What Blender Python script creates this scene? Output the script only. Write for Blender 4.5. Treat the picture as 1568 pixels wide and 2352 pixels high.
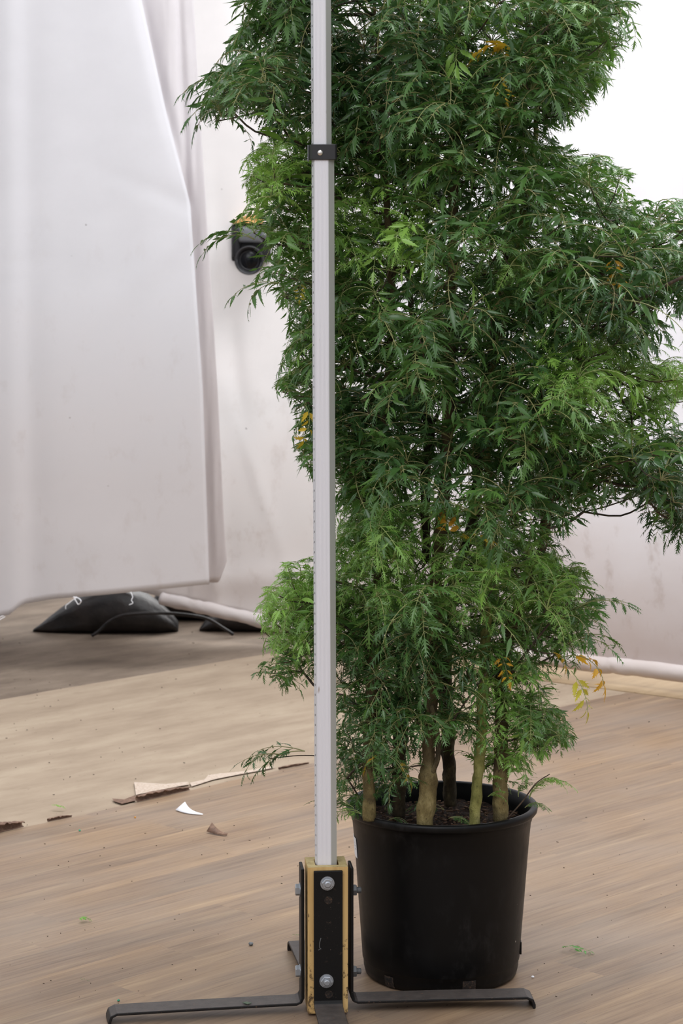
import bpy, bmesh, math, random
import numpy as np
from mathutils import Vector, Matrix, noise as mn

for o in list(bpy.data.objects):
    bpy.data.objects.remove(o, do_unlink=True)
scene = bpy.context.scene
C = scene.collection
PI = math.pi

# ---------------------------------------------------------------- camera, sky, lamps, exposure
F = 5500.0; PITCH = math.radians(7.0); CAMH = 1.65
cam_d = bpy.data.cameras.new('camera')
cam_d.sensor_fit = 'VERTICAL'; cam_d.sensor_height = 36.0
cam_d.lens = 36.0 * F / 2352.0
cam_d.clip_start = 0.05; cam_d.clip_end = 200
cam = bpy.data.objects.new('camera', cam_d); C.objects.link(cam)
cam.location = (0, 0, CAMH); cam.rotation_euler = (PI/2 - PITCH, 0, 0)
cam_d.dof.use_dof = True; cam_d.dof.focus_distance = 5.2; cam_d.dof.aperture_fstop = 9.0
scene.camera = cam

w = bpy.data.worlds.new('overcast_sky'); scene.world = w; w.use_nodes = True
nt = w.node_tree; nt.nodes.clear()
out = nt.nodes.new('ShaderNodeOutputWorld'); bg = nt.nodes.new('ShaderNodeBackground')
tc = nt.nodes.new('ShaderNodeTexCoord'); sx = nt.nodes.new('ShaderNodeSeparateXYZ')
rp = nt.nodes.new('ShaderNodeValToRGB')
rp.color_ramp.elements[0].position = 0.0; rp.color_ramp.elements[0].color = (0.34, 0.34, 0.35, 1)
rp.color_ramp.elements[1].position = 0.9; rp.color_ramp.elements[1].color = (0.98, 1.0, 1.05, 1)
nt.links.new(tc.outputs['Generated'], sx.inputs[0]); nt.links.new(sx.outputs['Z'], rp.inputs[0])
nt.links.new(rp.outputs[0], bg.inputs[0]); bg.inputs[1].default_value = 1.05
nt.links.new(bg.outputs[0], out.inputs[0])

def area(name, loc, target, size, energy, col=(1, 1, 1)):
    l = bpy.data.lights.new(name, 'AREA'); l.shape = 'RECTANGLE'
    l.size, l.size_y = size; l.energy = energy; l.color = col
    o = bpy.data.objects.new(name, l); C.objects.link(o); o.location = loc
    o.rotation_euler = (Vector(target) - Vector(loc)).to_track_quat('-Z', 'Y').to_euler()
    return o
area('overhead_fill', (1.6, 6.4, 5.2), (1.2, 7.6, 0.9), (4.0, 2.5), 260, (0.97, 0.985, 1.0))  # unseen lamp added overhead to brighten the upper right wall and plant
area('open_side_daylight', (-1.5, 0.5, 4.6), (0.2, 5.2, 1.0), (4.0, 3.0), 110, (0.97, 0.985, 1.0))
area('outdoor_daylight_behind_cloth', (2.2, 12.5, 3.6), (0.9, 8.8, 1.7), (7.0, 3.5), 430, (1.0, 0.99, 0.97))
scene.view_settings.view_transform = 'Standard'
scene.view_settings.look = 'None'
scene.view_settings.gamma = 1.0
scene.view_settings.use_curve_mapping = False
scene.view_settings.exposure = 0.15

# ---------------------------------------------------------------- helpers
def ray(px, py):
    u = (px - 784.0) / F; v = -(py - 1176.0) / F
    cp, sp = math.cos(PITCH), math.sin(PITCH)
    return Vector((u, cp + v * sp, -sp + v * cp))
def G(px, py, z=0.0):                       # photo pixel -> point on the plane z
    d = ray(px, py); t = (z - CAMH) / d.z
    return Vector((d.x * t, d.y * t, z))
def P(px, py, Y):                           # photo pixel -> point at distance Y
    d = ray(px, py); t = Y / d.y
    return Vector((d.x * t, Y, CAMH + d.z * t))

def lin(c):
    c = [x / 255.0 for x in c]
    return tuple(x / 12.92 if x <= 0.04045 else ((x + 0.055) / 1.055) ** 2.4 for x in c) + (1.0,)

def tag(o, label=None, cat=None, group=None, kind=None):
    if label: o['label'] = label
    if cat: o['category'] = cat
    if group: o['group'] = group
    if kind: o['kind'] = kind
    return o
def empty(name, loc=(0, 0, 0), **k):
    o = bpy.data.objects.new(name, None); C.objects.link(o); o.location = loc
    o.empty_display_size = 0.05
    return tag(o, **k)
def link_mesh(name, me, mats, parent=None, smooth=False):
    o = bpy.data.objects.new(name, me); C.objects.link(o)
    for m in (mats if isinstance(mats, (list, tuple)) else [mats]): me.materials.append(m)
    if smooth: me.polygons.foreach_set('use_smooth', [True] * len(me.polygons))
    if parent:
        o.parent = parent
        q = parent; off = Vector((0, 0, 0))
        while q: off += Vector(q.location); q = q.parent
        me.transform(Matrix.Translation(-off))
    return o
def build(name, bm, mats, parent=None, smooth=False):
    me = bpy.data.meshes.new(name); bmesh.ops.recalc_face_normals(bm, faces=bm.faces[:])
    bm.to_mesh(me); bm.free()
    return link_mesh(name, me, mats, parent, smooth)
def center_origin(o):
    """put a top-level mesh's origin at the base of its own shape"""
    me = o.data; co = np.empty(len(me.vertices) * 3); me.vertices.foreach_get('co', co); co = co.reshape(-1, 3)
    c = Vector(((co[:, 0].min() + co[:, 0].max()) / 2, (co[:, 1].min() + co[:, 1].max()) / 2, co[:, 2].min()))
    me.transform(Matrix.Translation(-c)); o.location = c
    return o
def bx(bm, c, s, rot=None, bev=0.0):
    r = bmesh.ops.create_cube(bm, size=1.0); vs = r['verts']
    bmesh.ops.scale(bm, vec=s, verts=vs)
    if bev:
        es = list({e for v in vs for e in v.link_edges})
        rr = bmesh.ops.bevel(bm, geom=es, offset=bev, segments=2, affect='EDGES', profile=0.6)
        vs = list({v for f in rr['faces'] for v in f.verts} | {v for v in vs if v.is_valid})
        st = list(vs); seen = set(vs)
        while st:
            v = st.pop()
            for e in v.link_edges:
                u = e.other_vert(v)
                if u not in seen: seen.add(u); st.append(u)
        vs = list(seen)
    if rot is not None: bmesh.ops.rotate(bm, cent=(0, 0, 0), matrix=rot, verts=vs)
    bmesh.ops.translate(bm, vec=c, verts=vs)
    return vs
def tube(bm, pts, rad, n=8, cap=True):
    pts = [Vector(p) for p in pts]; rings = []; prev = None
    for i, p in enumerate(pts):
        t = (pts[min(i + 1, len(pts) - 1)] - pts[max(i - 1, 0)])
        if t.length < 1e-9: t = Vector((0, 0, 1))
        t.normalize()
        a = prev if prev else (Vector((1, 0, 0)) if abs(t.x) < 0.8 else Vector((0, 1, 0)))
        b = t.cross(a).normalized(); a = b.cross(t).normalized(); prev = a
        r = rad[i] if isinstance(rad, (list, tuple)) else rad
        rings.append([bm.verts.new(p + (a * math.cos(k * 2 * PI / n) + b * math.sin(k * 2 * PI / n)) * r) for k in range(n)])
    for A, B in zip(rings, rings[1:]):
        for k in range(n): bm.faces.new((A[k], A[(k + 1) % n], B[(k + 1) % n], B[k]))
    if cap: bm.faces.new(rings[0][::-1]); bm.faces.new(rings[-1])
def lathe(bm, prof, c, n=64, cap_b=False, cap_t=False):
    rings = []
    for r, z in prof:
        rings.append([bm.verts.new((c[0] + r * math.cos(2 * PI * k / n), c[1] + r * math.sin(2 * PI * k / n), c[2] + z)) for k in range(n)])
    for A, B in zip(rings, rings[1:]):
        for k in range(n): bm.faces.new((A[k], A[(k + 1) % n], B[(k + 1) % n], B[k]))
    if cap_b: bm.faces.new(rings[0][::-1])
    if cap_t: bm.faces.new(rings[-1])
def smooth_path(pts, n):
    """Catmull-Rom through pts"""
    pts = [Vector(p) for p in pts]; Q = [pts[0] * 2 - pts[1]] + pts + [pts[-1] * 2 - pts[-2]]; res = []
    for i in range(1, len(Q) - 2):
        for k in range(n):
            t = k / n; a, b, c, d = Q[i - 1], Q[i], Q[i + 1], Q[i + 2]
            res.append(0.5 * ((2 * b) + (c - a) * t + (2 * a - 5 * b + 4 * c - d) * t * t + (3 * b - a - 3 * c + d) * t ** 3))
    res.append(pts[-1]); return res
def fbm(x, y, z=0.0, o=4):
    s, a = 0.0, 1.0
    for _ in range(o):
        s += a * mn.noise(Vector((x, y, z))); x *= 2.1; y *= 2.1; z *= 2.1; a *= 0.5
    return s

# ---------------------------------------------------------------- materials
def mat(name, col, rough=0.6, metal=0.0, spec=0.5):
    m = bpy.data.materials.new(name); m.use_nodes = True
    b = m.node_tree.nodes['Principled BSDF']
    b.inputs['Base Color'].default_value = lin(col); b.inputs['Roughness'].default_value = rough
    b.inputs['Metallic'].default_value = metal; b.inputs['Specular IOR Level'].default_value = spec
    return m
class N:
    """small node helper"""
    def __init__(s, m): s.t = m.node_tree; s.b = s.t.nodes.get('Principled BSDF')
    def n(s, k, **kw):
        x = s.t.nodes.new(k)
        for a, v in kw.items(): setattr(x, a, v)
        return x
    def l(s, a, b): s.t.links.new(a, b)
    def coords(s, scale=(1, 1, 1), rot=(0, 0, 0), loc=(0, 0, 0), kind='Object'):
        tc = s.n('ShaderNodeTexCoord'); mp = s.n('ShaderNodeMapping')
        mp.inputs['Scale'].default_value = scale; mp.inputs['Rotation'].default_value = rot; mp.inputs['Location'].default_value = loc
        s.l(tc.outputs[kind], mp.inputs[0]); return mp.outputs[0]
    def noise(s, vec, scale, detail=4, rough=0.5):
        x = s.n('ShaderNodeTexNoise'); x.inputs['Scale'].default_value = scale
        x.inputs['Detail'].default_value = detail; x.inputs['Roughness'].default_value = rough
        s.l(vec, x.inputs['Vector']); return x.outputs['Fac']
    def ramp(s, fac, stops):
        x = s.n('ShaderNodeValToRGB'); e = x.color_ramp.elements
        while len(e) < len(stops): e.new(0.5)
        for i, (p, c) in enumerate(stops):
            e[i].position = p; e[i].color = c if len(c) == 4 else tuple(c) + (1,)
        s.l(fac, x.inputs[0]); return x.outputs[0]
    def mix(s, fac, a, b, mode='MIX'):
        x = s.n('ShaderNodeMix', data_type='RGBA', blend_type=mode)
        if isinstance(fac, (int, float)): x.inputs[0].default_value = fac
        else: s.l(fac, x.inputs[0])
        for v, i in ((a, 6), (b, 7)):
            if isinstance(v, tuple): x.inputs[i].default_value = v
            else: s.l(v, x.inputs[i])
        return x.outputs[2]
    def math(s, op, a, b=0.0, c=None):
        x = s.n('ShaderNodeMath', operation=op)
        for i, v in enumerate((a, b) if c is None else (a, b, c)):
            if isinstance(v, (int, float)): x.inputs[i].default_value = v
            else: s.l(v, x.inputs[i])
        return x.outputs[0]
    def bump(s, h, strength=0.3, dist=0.01):
        x = s.n('ShaderNodeBump'); x.inputs['Strength'].default_value = strength; x.inputs['Distance'].default_value = dist
        s.l(h, x.inputs['Height']); s.l(x.outputs[0], s.b.inputs['Normal'])
    def color(s, c): s.l(c, s.b.inputs['Base Color'])
BW = ((0, 0, 0, 1), (1, 1, 1, 1))

# wood-look vinyl, grain runs at 45 degrees to the camera axis
m_vinyl = mat('wood_look_vinyl', (165, 142, 120), 0.5, spec=0.35)
h = N(m_vinyl)
v = h.coords(rot=(0, 0, -PI / 4))           # x now along the grain
sep = h.n('ShaderNodeSeparateXYZ'); h.l(v, sep.inputs[0])
row = h.math('FLOOR', h.math('DIVIDE', sep.outputs['Y'], 0.145))
wn0 = h.n('ShaderNodeTexWhiteNoise', noise_dimensions='1D'); h.l(row, wn0.inputs['W'])
colm = h.math('FLOOR', h.math('ADD', h.math('DIVIDE', sep.outputs['X'], 1.25), h.math('MULTIPLY', wn0.outputs[0], 5.0)))
cmb = h.n('ShaderNodeCombineXYZ'); h.l(row, cmb.inputs[0]); h.l(colm, cmb.inputs[1])
wn = h.n('ShaderNodeTexWhiteNoise', noise_dimensions='2D'); h.l(cmb.outputs[0], wn.inputs['Vector'])
sh = h.n('ShaderNodeCombineXYZ'); h.l(h.math('MULTIPLY', wn.outputs[0], 31.0), sh.inputs[2])
va = h.n('ShaderNodeVectorMath', operation='ADD'); h.l(v, va.inputs[0]); h.l(sh.outputs[0], va.inputs[1])
def stretch(k):
    vm = h.n('ShaderNodeVectorMath', operation='MULTIPLY'); h.l(va.outputs[0], vm.inputs[0]); vm.inputs[1].default_value = (k, 1, 1); return vm.outputs[0]
g1 = h.noise(stretch(0.06), 34, 7, 0.66)
g2 = h.noise(stretch(0.03), 125, 5, 0.7)
g3 = h.noise(stretch(0.16), 7, 4, 0.55)
g4 = h.noise(v, 2.2, 3, 0.5)
base = h.ramp(g1, [(0.30, lin((98, 80, 65))), (0.43, lin((126, 105, 85))), (0.56, lin((141, 119, 96))), (0.70, lin((172, 149, 118)))])
fine = h.ramp(g2, [(0.32, (0.66, 0.62, 0.60, 1)), (0.52, (1, 1, 1, 1)), (0.7, (1.0, 0.99, 0.97, 1))])
wide = h.ramp(g3, [(0.34, lin((121, 105, 91))), (0.5, lin((139, 116, 95))), (0.66, lin((158, 131, 102)))])
c = h.mix(0.5, base, wide); c = h.mix(0.85, c, fine, 'MULTIPLY')
tone = h.ramp(wn.outputs[0], [(0.0, (0.93, 0.92, 0.92, 1)), (1.0, (1.05, 1.04, 1.02, 1))])
c = h.mix(1.0, c, tone, 'MULTIPLY')
greyd = h.ramp(g4, [(0.4, BW[0]), (0.75, (0.4, 0.4, 0.4, 1))]); c = h.mix(greyd, c, lin((146, 134, 124)))
sp = h.noise(v, 60, 3, 0.7); c = h.mix(h.ramp(sp, [(0.70, BW[0]), (0.76, (0.5, 0.5, 0.5, 1))]), c, lin((96, 76, 62)))
h.color(c); h.bump(g2, 0.12, 0.002)

def soil_mat(name, c0, c1, c2, streak=0.2, bump=0.3):
    m = mat(name, c1, 0.85, spec=0.25); h = N(m)
    v = h.coords(rot=(0, 0, -PI / 4)); vm = h.n('ShaderNodeVectorMath', operation='MULTIPLY'); h.l(v, vm.inputs[0]); vm.inputs[1].default_value = (streak, 1, 1)
    a = h.noise(vm.outputs[0], 7, 6, 0.62); b = h.noise(v, 60, 4, 0.7); d = h.noise(vm.outputs[0], 30, 4, 0.6)
    c = h.ramp(a, [(0.3, lin(c0)), (0.5, lin(c1)), (0.68, lin(c2))])
    c = h.mix(h.ramp(d, [(0.3, (0.55, 0.55, 0.55, 1)), (0.42, BW[0])]), c, lin(c0))
    c = h.mix(h.ramp(b, [(0.66, BW[0]), (0.74, (0.8, 0.8, 0.8, 1))]), c, lin(tuple(int(x * 0.55) for x in c0)))
    h.color(c); h.bump(b, bump, 0.003); return m
m_dirt = soil_mat('bare_grey_brown_floor', (98, 86, 75), (117, 103, 90), (132, 118, 104), 0.4, 0.5)
m_beige = soil_mat('dusty_beige_board', (140, 123, 105), (156, 139, 120), (167, 151, 131), 0.3, 0.3)
m_pale = soil_mat('sunlit_floor_tan', (138, 117, 92), (156, 134, 106), (168, 147, 118), 0.2, 0.1)  # warm tan painted in for sunlight on the floor below the hem

def cloth_mat(name, col, dirt=0.6, dz=0.0, dh=0.6, trans=0.25):
    m = mat(name, col, 0.8, spec=0.15); h = N(m)
    tcn = h.n('ShaderNodeTexCoord'); v = tcn.outputs['Object']
    se = h.n('ShaderNodeSeparateXYZ'); h.l(v, se.inputs[0])
    weave = h.noise(h.coords((90, 90, 700)), 1.0, 2, 0.5)
    wv2 = h.noise(h.coords((600, 600, 60)), 1.0, 2, 0.5)
    big = h.noise(h.coords((1, 1, 1.6)), 2.2, 5, 0.6)
    sm = h.noise(h.coords((1, 1, 0.6)), 14, 5, 0.7)
    c = h.mix(h.ramp(big, [(0.35, BW[0]), (0.7, (0.5, 0.5, 0.5, 1))]), lin(col), lin(tuple(int(x * 0.95) for x in col)))
    low = h.ramp(h.math('DIVIDE', se.outputs['Z'], 1.6), [(0.25, BW[1]), (0.8, (0.12, 0.12, 0.12, 1))])
    c = h.mix(h.math('MULTIPLY', h.ramp(sm, [(0.56, BW[0]), (0.75, (0.55 * dirt,) * 3 + (1,))]), low), c, lin((168, 150, 138)))
    spk = h.noise(v, 45, 2, 0.5); c = h.mix(h.ramp(spk, [(0.79, BW[0]), (0.81, (0.6, 0.6, 0.6, 1))]), c, lin((90, 84, 80)))
    # soiling picked up from the ground, blotchy
    zz = h.math('ADD', se.outputs['Z'], h.math('MULTIPLY', h.math('SUBTRACT', big, 0.5), 0.5))
    d = h.ramp(h.math('DIVIDE', h.math('SUBTRACT', zz, dz), dh), [(0.0, (dirt,) * 3 + (1,)), (0.5, (dirt * 0.5,) * 3 + (1,)), (1.0, BW[0])])
    c = h.mix(d, c, lin((186, 170, 162)))
    h.color(c)
    h.bump(h.math('ADD', weave, wv2), 0.12, 0.001)
    tr = h.n('ShaderNodeBsdfTranslucent'); h.l(c, tr.inputs['Color'])
    mx = h.n('ShaderNodeMixShader'); mx.inputs[0].default_value = trans
    h.l(h.b.outputs[0], mx.inputs[1]); h.l(tr.outputs[0], mx.inputs[2])
    h.l(mx.outputs[0], h.t.nodes['Material Output'].inputs['Surface']); return m
m_wall = cloth_mat('white_shade_cloth', (243, 242, 245), 0.85, 0.0, 0.75, 0.42)
m_wallb = cloth_mat('cream_shade_cloth', (241, 239, 239), 0.5, 0.0, 0.9, 0.42)
m_curt = cloth_mat('white_curtain_cloth', (227, 226, 230), 0.35, 0.2, 0.7, 0.25)
m_strip = cloth_mat('folded_curtain_cloth', (236, 233, 235), 0.4, 0.2, 1.2, 0.5)
m_hem = cloth_mat('soiled_hem_cloth', (214, 206, 204), 0.8, 0.0, 0.2, 0.05)

m_alu = mat('anodised_aluminium', (196, 194, 196), 0.5, 0.1, 0.5); h = N(m_alu)
v = h.coords()
se = h.n('ShaderNodeSeparateXYZ'); h.l(v, se.inputs[0])
rib = h.math('SINE', h.math('MULTIPLY', se.outputs['X'], 2 * PI / 0.0026))
c = h.ramp(rib, [(0.0, lin((222, 220, 226))), (1.0, lin((238, 236, 241)))])
st = h.noise(h.coords((1, 1, 0.25)), 55, 3, 0.6)
c = h.mix(h.ramp(st, [(0.70, BW[0]), (0.76, (0.7, 0.7, 0.7, 1))]), c, lin((150, 130, 112)))
h.color(c); h.bump(rib, 0.35, 0.0006)
m_aluside = mat('aluminium_side', (176, 176, 172), 0.5, 0.3, 0.5); h = N(m_aluside)
st = h.noise(h.coords((1, 1, 0.35)), 9, 4, 0.6)
c = h.mix(h.ramp(st, [(0.66, BW[0]), (0.72, (0.75, 0.75, 0.75, 1))]), lin((186, 187, 183)), lin((158, 132, 102)))
h.color(c)
m_scale = mat('printed_measuring_scale', (215, 216, 220), 0.5, 0.1); h = N(m_scale)
v = h.coords(); se = h.n('ShaderNodeSeparateXYZ'); h.l(v, se.inputs[0])
fr = h.math('FRACT', h.math('DIVIDE', se.outputs['Z'], 0.0106)); d1 = h.math('LESS_THAN', fr, 0.42)
fr2 = h.math('FRACT', h.math('ADD', h.math('DIVIDE', se.outputs['Z'], 0.0212), 0.33)); d2 = h.math('LESS_THAN', fr2, 0.2)
inA = h.math('MULTIPLY', h.math('GREATER_THAN', se.outputs['Y'], 0.003), h.math('LESS_THAN', se.outputs['Y'], 0.012))
inB = h.math('MULTIPLY', h.math('GREATER_THAN', se.outputs['Y'], -0.010), h.math('LESS_THAN', se.outputs['Y'], -0.003))
f_ = h.math('ADD', h.math('MULTIPLY', d1, inA), h.math('MULTIPLY', d2, inB))
h.color(h.mix(h.math('MULTIPLY', f_, 0.8), lin((214, 215, 220)), lin((70, 68, 72))))

m_black = mat('black_painted_steel', (18, 17, 17), 0.5, 0.0, 0.25); h = N(m_black)
v = h.coords(); a = h.noise(v, 70, 5, 0.7); b = h.noise(v, 260, 3, 0.6); e = h.noise(h.coords((1, 1, 1)), 24, 4, 0.6)
c = h.mix(h.ramp(a, [(0.64, BW[0]), (0.72, (0.6, 0.6, 0.6, 1))]), lin((13, 12, 12)), lin((74, 60, 50)))
c = h.mix(h.ramp(b, [(0.70, BW[0]), (0.76, (0.7, 0.7, 0.7, 1))]), c, lin((120, 108, 96)))
h.color(c); h.bump(a, 0.15, 0.002)
m_leg = mat('dusty_black_steel', (66, 61, 59), 0.5, 0.0, 0.35); h = N(m_leg)
v = h.coords(); a = h.noise(v, 40, 5, 0.7); b = h.noise(v, 200, 3, 0.6)
geo = h.n('ShaderNodeNewGeometry'); sn = h.n('ShaderNodeSeparateXYZ'); h.l(geo.outputs['Normal'], sn.inputs[0])
dust = h.math('MULTIPLY', h.ramp(sn.outputs['Z'], [(0.6, BW[0]), (0.95, BW[1])]), h.ramp(a, [(0.25, BW[1]), (0.75, (0.45, 0.45, 0.45, 1))]))
c = h.mix(dust, lin((20, 18, 19)), lin((84, 77, 73)))
c = h.mix(h.ramp(b, [(0.62, BW[0]), (0.74, (0.8, 0.8, 0.8, 1))]), c, lin((112, 84, 66)))
h.color(c); h.bump(b, 0.2, 0.001)
m_timber = mat('yellow_pine_post', (205, 168, 108), 0.6, spec=0.3); h = N(m_timber)
a = h.noise(h.coords((1, 1, 0.06)), 60, 4, 0.6); b = h.noise(h.coords((1, 1, 0.7)), 75, 5, 0.7)
se = h.n('ShaderNodeSeparateXYZ'); h.l(h.coords(), se.inputs[0])
c = h.ramp(a, [(0.3, lin((186, 148, 92))), (0.7, lin((220, 186, 126)))])
th = h.math('ADD', b, h.math('MULTIPLY', h.math('SUBTRACT', 0.16, se.outputs['Z']), 0.35))
c = h.mix(h.ramp(th, [(0.58, BW[0]), (0.66, (0.9, 0.9, 0.9, 1))]), c, lin((72, 52, 36))); h.color(c)
m_endgrain = mat('mossy_end_grain', (178, 160, 112), 0.8); h = N(m_endgrain)
a = h.noise(h.coords(), 90, 5, 0.7); h.color(h.ramp(a, [(0.3, lin((110, 92, 60))), (0.42, lin((172, 152, 104))), (0.75, lin((196, 178, 130)))]))
m_zinc = mat('zinc_plated_steel', (168, 172, 178), 0.38, 0.7)
m_zincd = mat('dull_zinc_steel', (110, 112, 114), 0.5, 0.6)
m_rivet = mat('bright_rivet', (225, 220, 215), 0.25, 0.9)
m_collar = mat('black_plastic_collar', (38, 37, 40), 0.45)

m_pot = mat('black_nursery_plastic', (26, 26, 28), 0.36, 0.0, 0.5); h = N(m_pot)
a = h.noise(h.coords((1, 1, 0.5)), 30, 5, 0.75); b = h.noise(h.coords((1, 1, 0.25)), 120, 3, 0.6); g = h.noise(h.coords(), 5, 3, 0.6)
c = h.mix(h.math('MULTIPLY', h.ramp(a, [(0.5, BW[0]), (0.72, (0.5, 0.5, 0.5, 1))]), h.ramp(g, [(0.4, BW[0]), (0.65, BW[1])])), lin((9, 9, 10)), lin((50, 48, 48)))
sp = h.noise(h.coords(), 85, 1, 0.4); c = h.mix(h.ramp(sp, [(0.825, BW[0]), (0.83, BW[1])]), c, lin((190, 184, 170)))
h.color(c)
rr = h.ramp(a, [(0.3, (0.36,) * 3 + (1,)), (0.7, (0.5,) * 3 + (1,))]); h.l(rr, h.b.inputs['Roughness']); h.b.inputs['Specular IOR Level'].default_value = 0.22
m_potdirt = mat('soil_in_drain_hole', (40, 30, 24), 0.9); h = N(m_potdirt)
h.color(h.ramp(h.noise(h.coords(), 160, 4, 0.7), [(0.35, lin((10, 8, 7))), (0.55, lin((40, 30, 24))), (0.7, lin((92, 70, 52)))]))
m_soil = mat('dark_potting_mix', (42, 32, 27), 0.9, spec=0.3); h = N(m_soil)
a = h.noise(h.coords(), 120, 5, 0.7); b = h.noise(h.coords(), 300, 3, 0.6)
c = h.ramp(a, [(0.3, lin((24, 18, 15))), (0.5, lin((48, 36, 30))), (0.68, lin((92, 66, 50))), (0.8, lin((128, 96, 72)))])
c = h.mix(h.ramp(b, [(0.73, BW[0]), (0.76, BW[1])]), c, lin((196, 186, 172))); h.color(c); h.bump(a, 1.0, 0.008)
m_white = mat('white_paper', (238, 238, 242), 0.6)
m_ink = mat('black_print', (25, 25, 28), 0.6)

def bark(name, c0, c1, c2, lichen, zd=9.0):
    m = mat(name, c1, 0.75, spec=0.25); h = N(m)
    a = h.noise(h.coords((1, 1, 0.6)), 38, 5, 0.65); b = h.noise(h.coords((1, 1, 0.5)), 190, 4, 0.7); g = h.noise(h.coords((1, 1, 1.3)), 13, 4, 0.6)
    c = h.ramp(a, [(0.3, lin(c0)), (0.5, lin(c1)), (0.68, lin(c2))])
    c = h.mix(h.ramp(b, [(0.60, BW[0]), (0.70, (0.7, 0.7, 0.7, 1))]), c, lin((46, 38, 26)))
    c = h.mix(h.ramp(g, [(0.5, BW[0]), (0.68, (lichen,) * 3 + (1,))]), c, lin((50, 40, 30)))
    sz = h.n('ShaderNodeSeparateXYZ'); tco = h.n('ShaderNodeTexCoord'); h.l(tco.outputs['Object'], sz.inputs[0])
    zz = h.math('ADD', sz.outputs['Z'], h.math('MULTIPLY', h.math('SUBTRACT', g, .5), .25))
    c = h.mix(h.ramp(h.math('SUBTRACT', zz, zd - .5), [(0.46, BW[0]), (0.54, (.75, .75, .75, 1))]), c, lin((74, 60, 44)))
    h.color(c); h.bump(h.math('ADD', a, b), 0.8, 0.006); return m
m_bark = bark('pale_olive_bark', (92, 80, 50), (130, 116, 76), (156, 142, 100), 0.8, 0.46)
m_barkg = bark('green_smooth_bark', (104, 104, 54), (138, 136, 78), (156, 152, 98), 0.3)
m_barkd = bark('dark_mossy_bark', (44, 37, 28), (70, 60, 43), (108, 96, 70), 0.9)
m_twig = mat('dark_twig', (62, 50, 40), 0.7); h = N(m_twig)
h.color(h.ramp(h.noise(h.coords(), 60, 4, 0.6), [(0.3, lin((38, 30, 26))), (0.55, lin((70, 56, 44))), (0.75, lin((120, 98, 76)))]))

def leaf_mat(name, dark, midc, light, trans=0.32, rough=0.34):
    m = mat(name, midc, rough, spec=0.55); h = N(m)
    at = h.n('ShaderNodeAttribute', attribute_name='age')
    c = h.ramp(at.outputs['Fac'], [(0.0, lin(dark)), (0.5, lin(midc)), (1.0, lin(light))])
    h.color(c)
    tr = h.n('ShaderNodeBsdfTranslucent'); tcol = h.mix(1.0, c, (1.15, 1.2, 0.85, 1), 'MULTIPLY'); h.l(tcol, tr.inputs['Color'])
    mx = h.n('ShaderNodeMixShader'); mx.inputs[0].default_value = trans
    h.l(h.b.outputs[0], mx.inputs[1]); h.l(tr.outputs[0], mx.inputs[2])
    h.l(mx.outputs[0], h.t.nodes['Material Output'].inputs['Surface']); return m
m_leaf = leaf_mat('glossy_green_leaf', (54, 86, 50), (88, 126, 60), (148, 190, 88), 0.27, 0.28)
m_stalk = mat('leaf_stalk', (132, 132, 78), 0.5); h = N(m_stalk)
at = h.n('ShaderNodeAttribute', attribute_name='age')
h.color(h.ramp(at.outputs['Fac'], [(0.0, lin((142, 134, 92))), (1.0, lin((150, 172, 100)))]))
m_yleaf = leaf_mat('yellowed_leaf', (220, 156, 40), (232, 190, 62), (204, 200, 74), 0.3, 0.45)
m_sprig = leaf_mat('cut_sprig_leaf', (44, 104, 28), (74, 140, 40), (120, 175, 60), 0.3)
m_teal = mat('teal_plastic_crumb', (40, 140, 108), 0.5)
m_bag = mat('black_woven_plastic', (24, 22, 24), 0.5, spec=0.4); h = N(m_bag)
a = h.noise(h.coords(), 18, 4, 0.6); h.color(h.ramp(a, [(0.3, lin((18, 17, 18))), (0.75, lin((48, 42, 40)))])); h.bump(a, 0.5, 0.01)
m_brownv = mat('brown_vinyl_underside', (112, 86, 70), 0.7); h = N(m_brownv)
a = h.noise(h.coords(), 80, 4, 0.7); h.color(h.ramp(a, [(0.3, lin((84, 62, 50))), (0.6, lin((122, 94, 76))), (0.8, lin((168, 142, 122)))]))
m_palev = mat('pale_torn_backing', (186, 168, 152), 0.8); h = N(m_palev)
a = h.noise(h.coords(), 110, 4, 0.7); h.color(h.ramp(a, [(0.3, lin((150, 122, 104))), (0.45, lin((184, 166, 149))), (0.8, lin((204, 190, 178)))]))
m_body = mat('camera_black_body', (26, 26, 29), 0.5)
m_grey = mat('camera_grey_trim', (104, 106, 110), 0.4, 0.3)
m_glass = mat('lens_front_glass', (7, 9, 13), 0.2, 0.0, 0.25)
m_orange = mat('orange_brown_board', (205, 150, 80), 0.6); h = N(m_orange)
h.color(h.ramp(h.noise(h.coords((1, 1, 8)), 20, 3, 0.6), [(0.35, lin((120, 70, 30))), (0.5, lin((206, 150, 82))), (0.7, lin((232, 196, 134)))]))

# ---------------------------------------------------------------- floor
def slab(name, poly, z, th, m, **k):
    bm = bmesh.new()
    top = [bm.verts.new((x, y, z)) for x, y in poly]; bot = [bm.verts.new((x, y, z - th)) for x, y in poly]
    bm.faces.new(top); bm.faces.new(bot[::-1]); n = len(poly)
    for i in range(n): bm.faces.new((top[i], bot[i], bot[(i + 1) % n], top[(i + 1) % n]))
    return tag(build(name, bm, m), kind='structure', **k)
slab('floor', [(-9, -4), (9, -4), (9, 16), (-9, 16)], -0.008, 0.2, m_dirt)

def wallY(x): return 8.63 - 0.74 * (x - 0.70)      # ground line of the right-hand cloth wall
random.seed(4)
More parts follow.
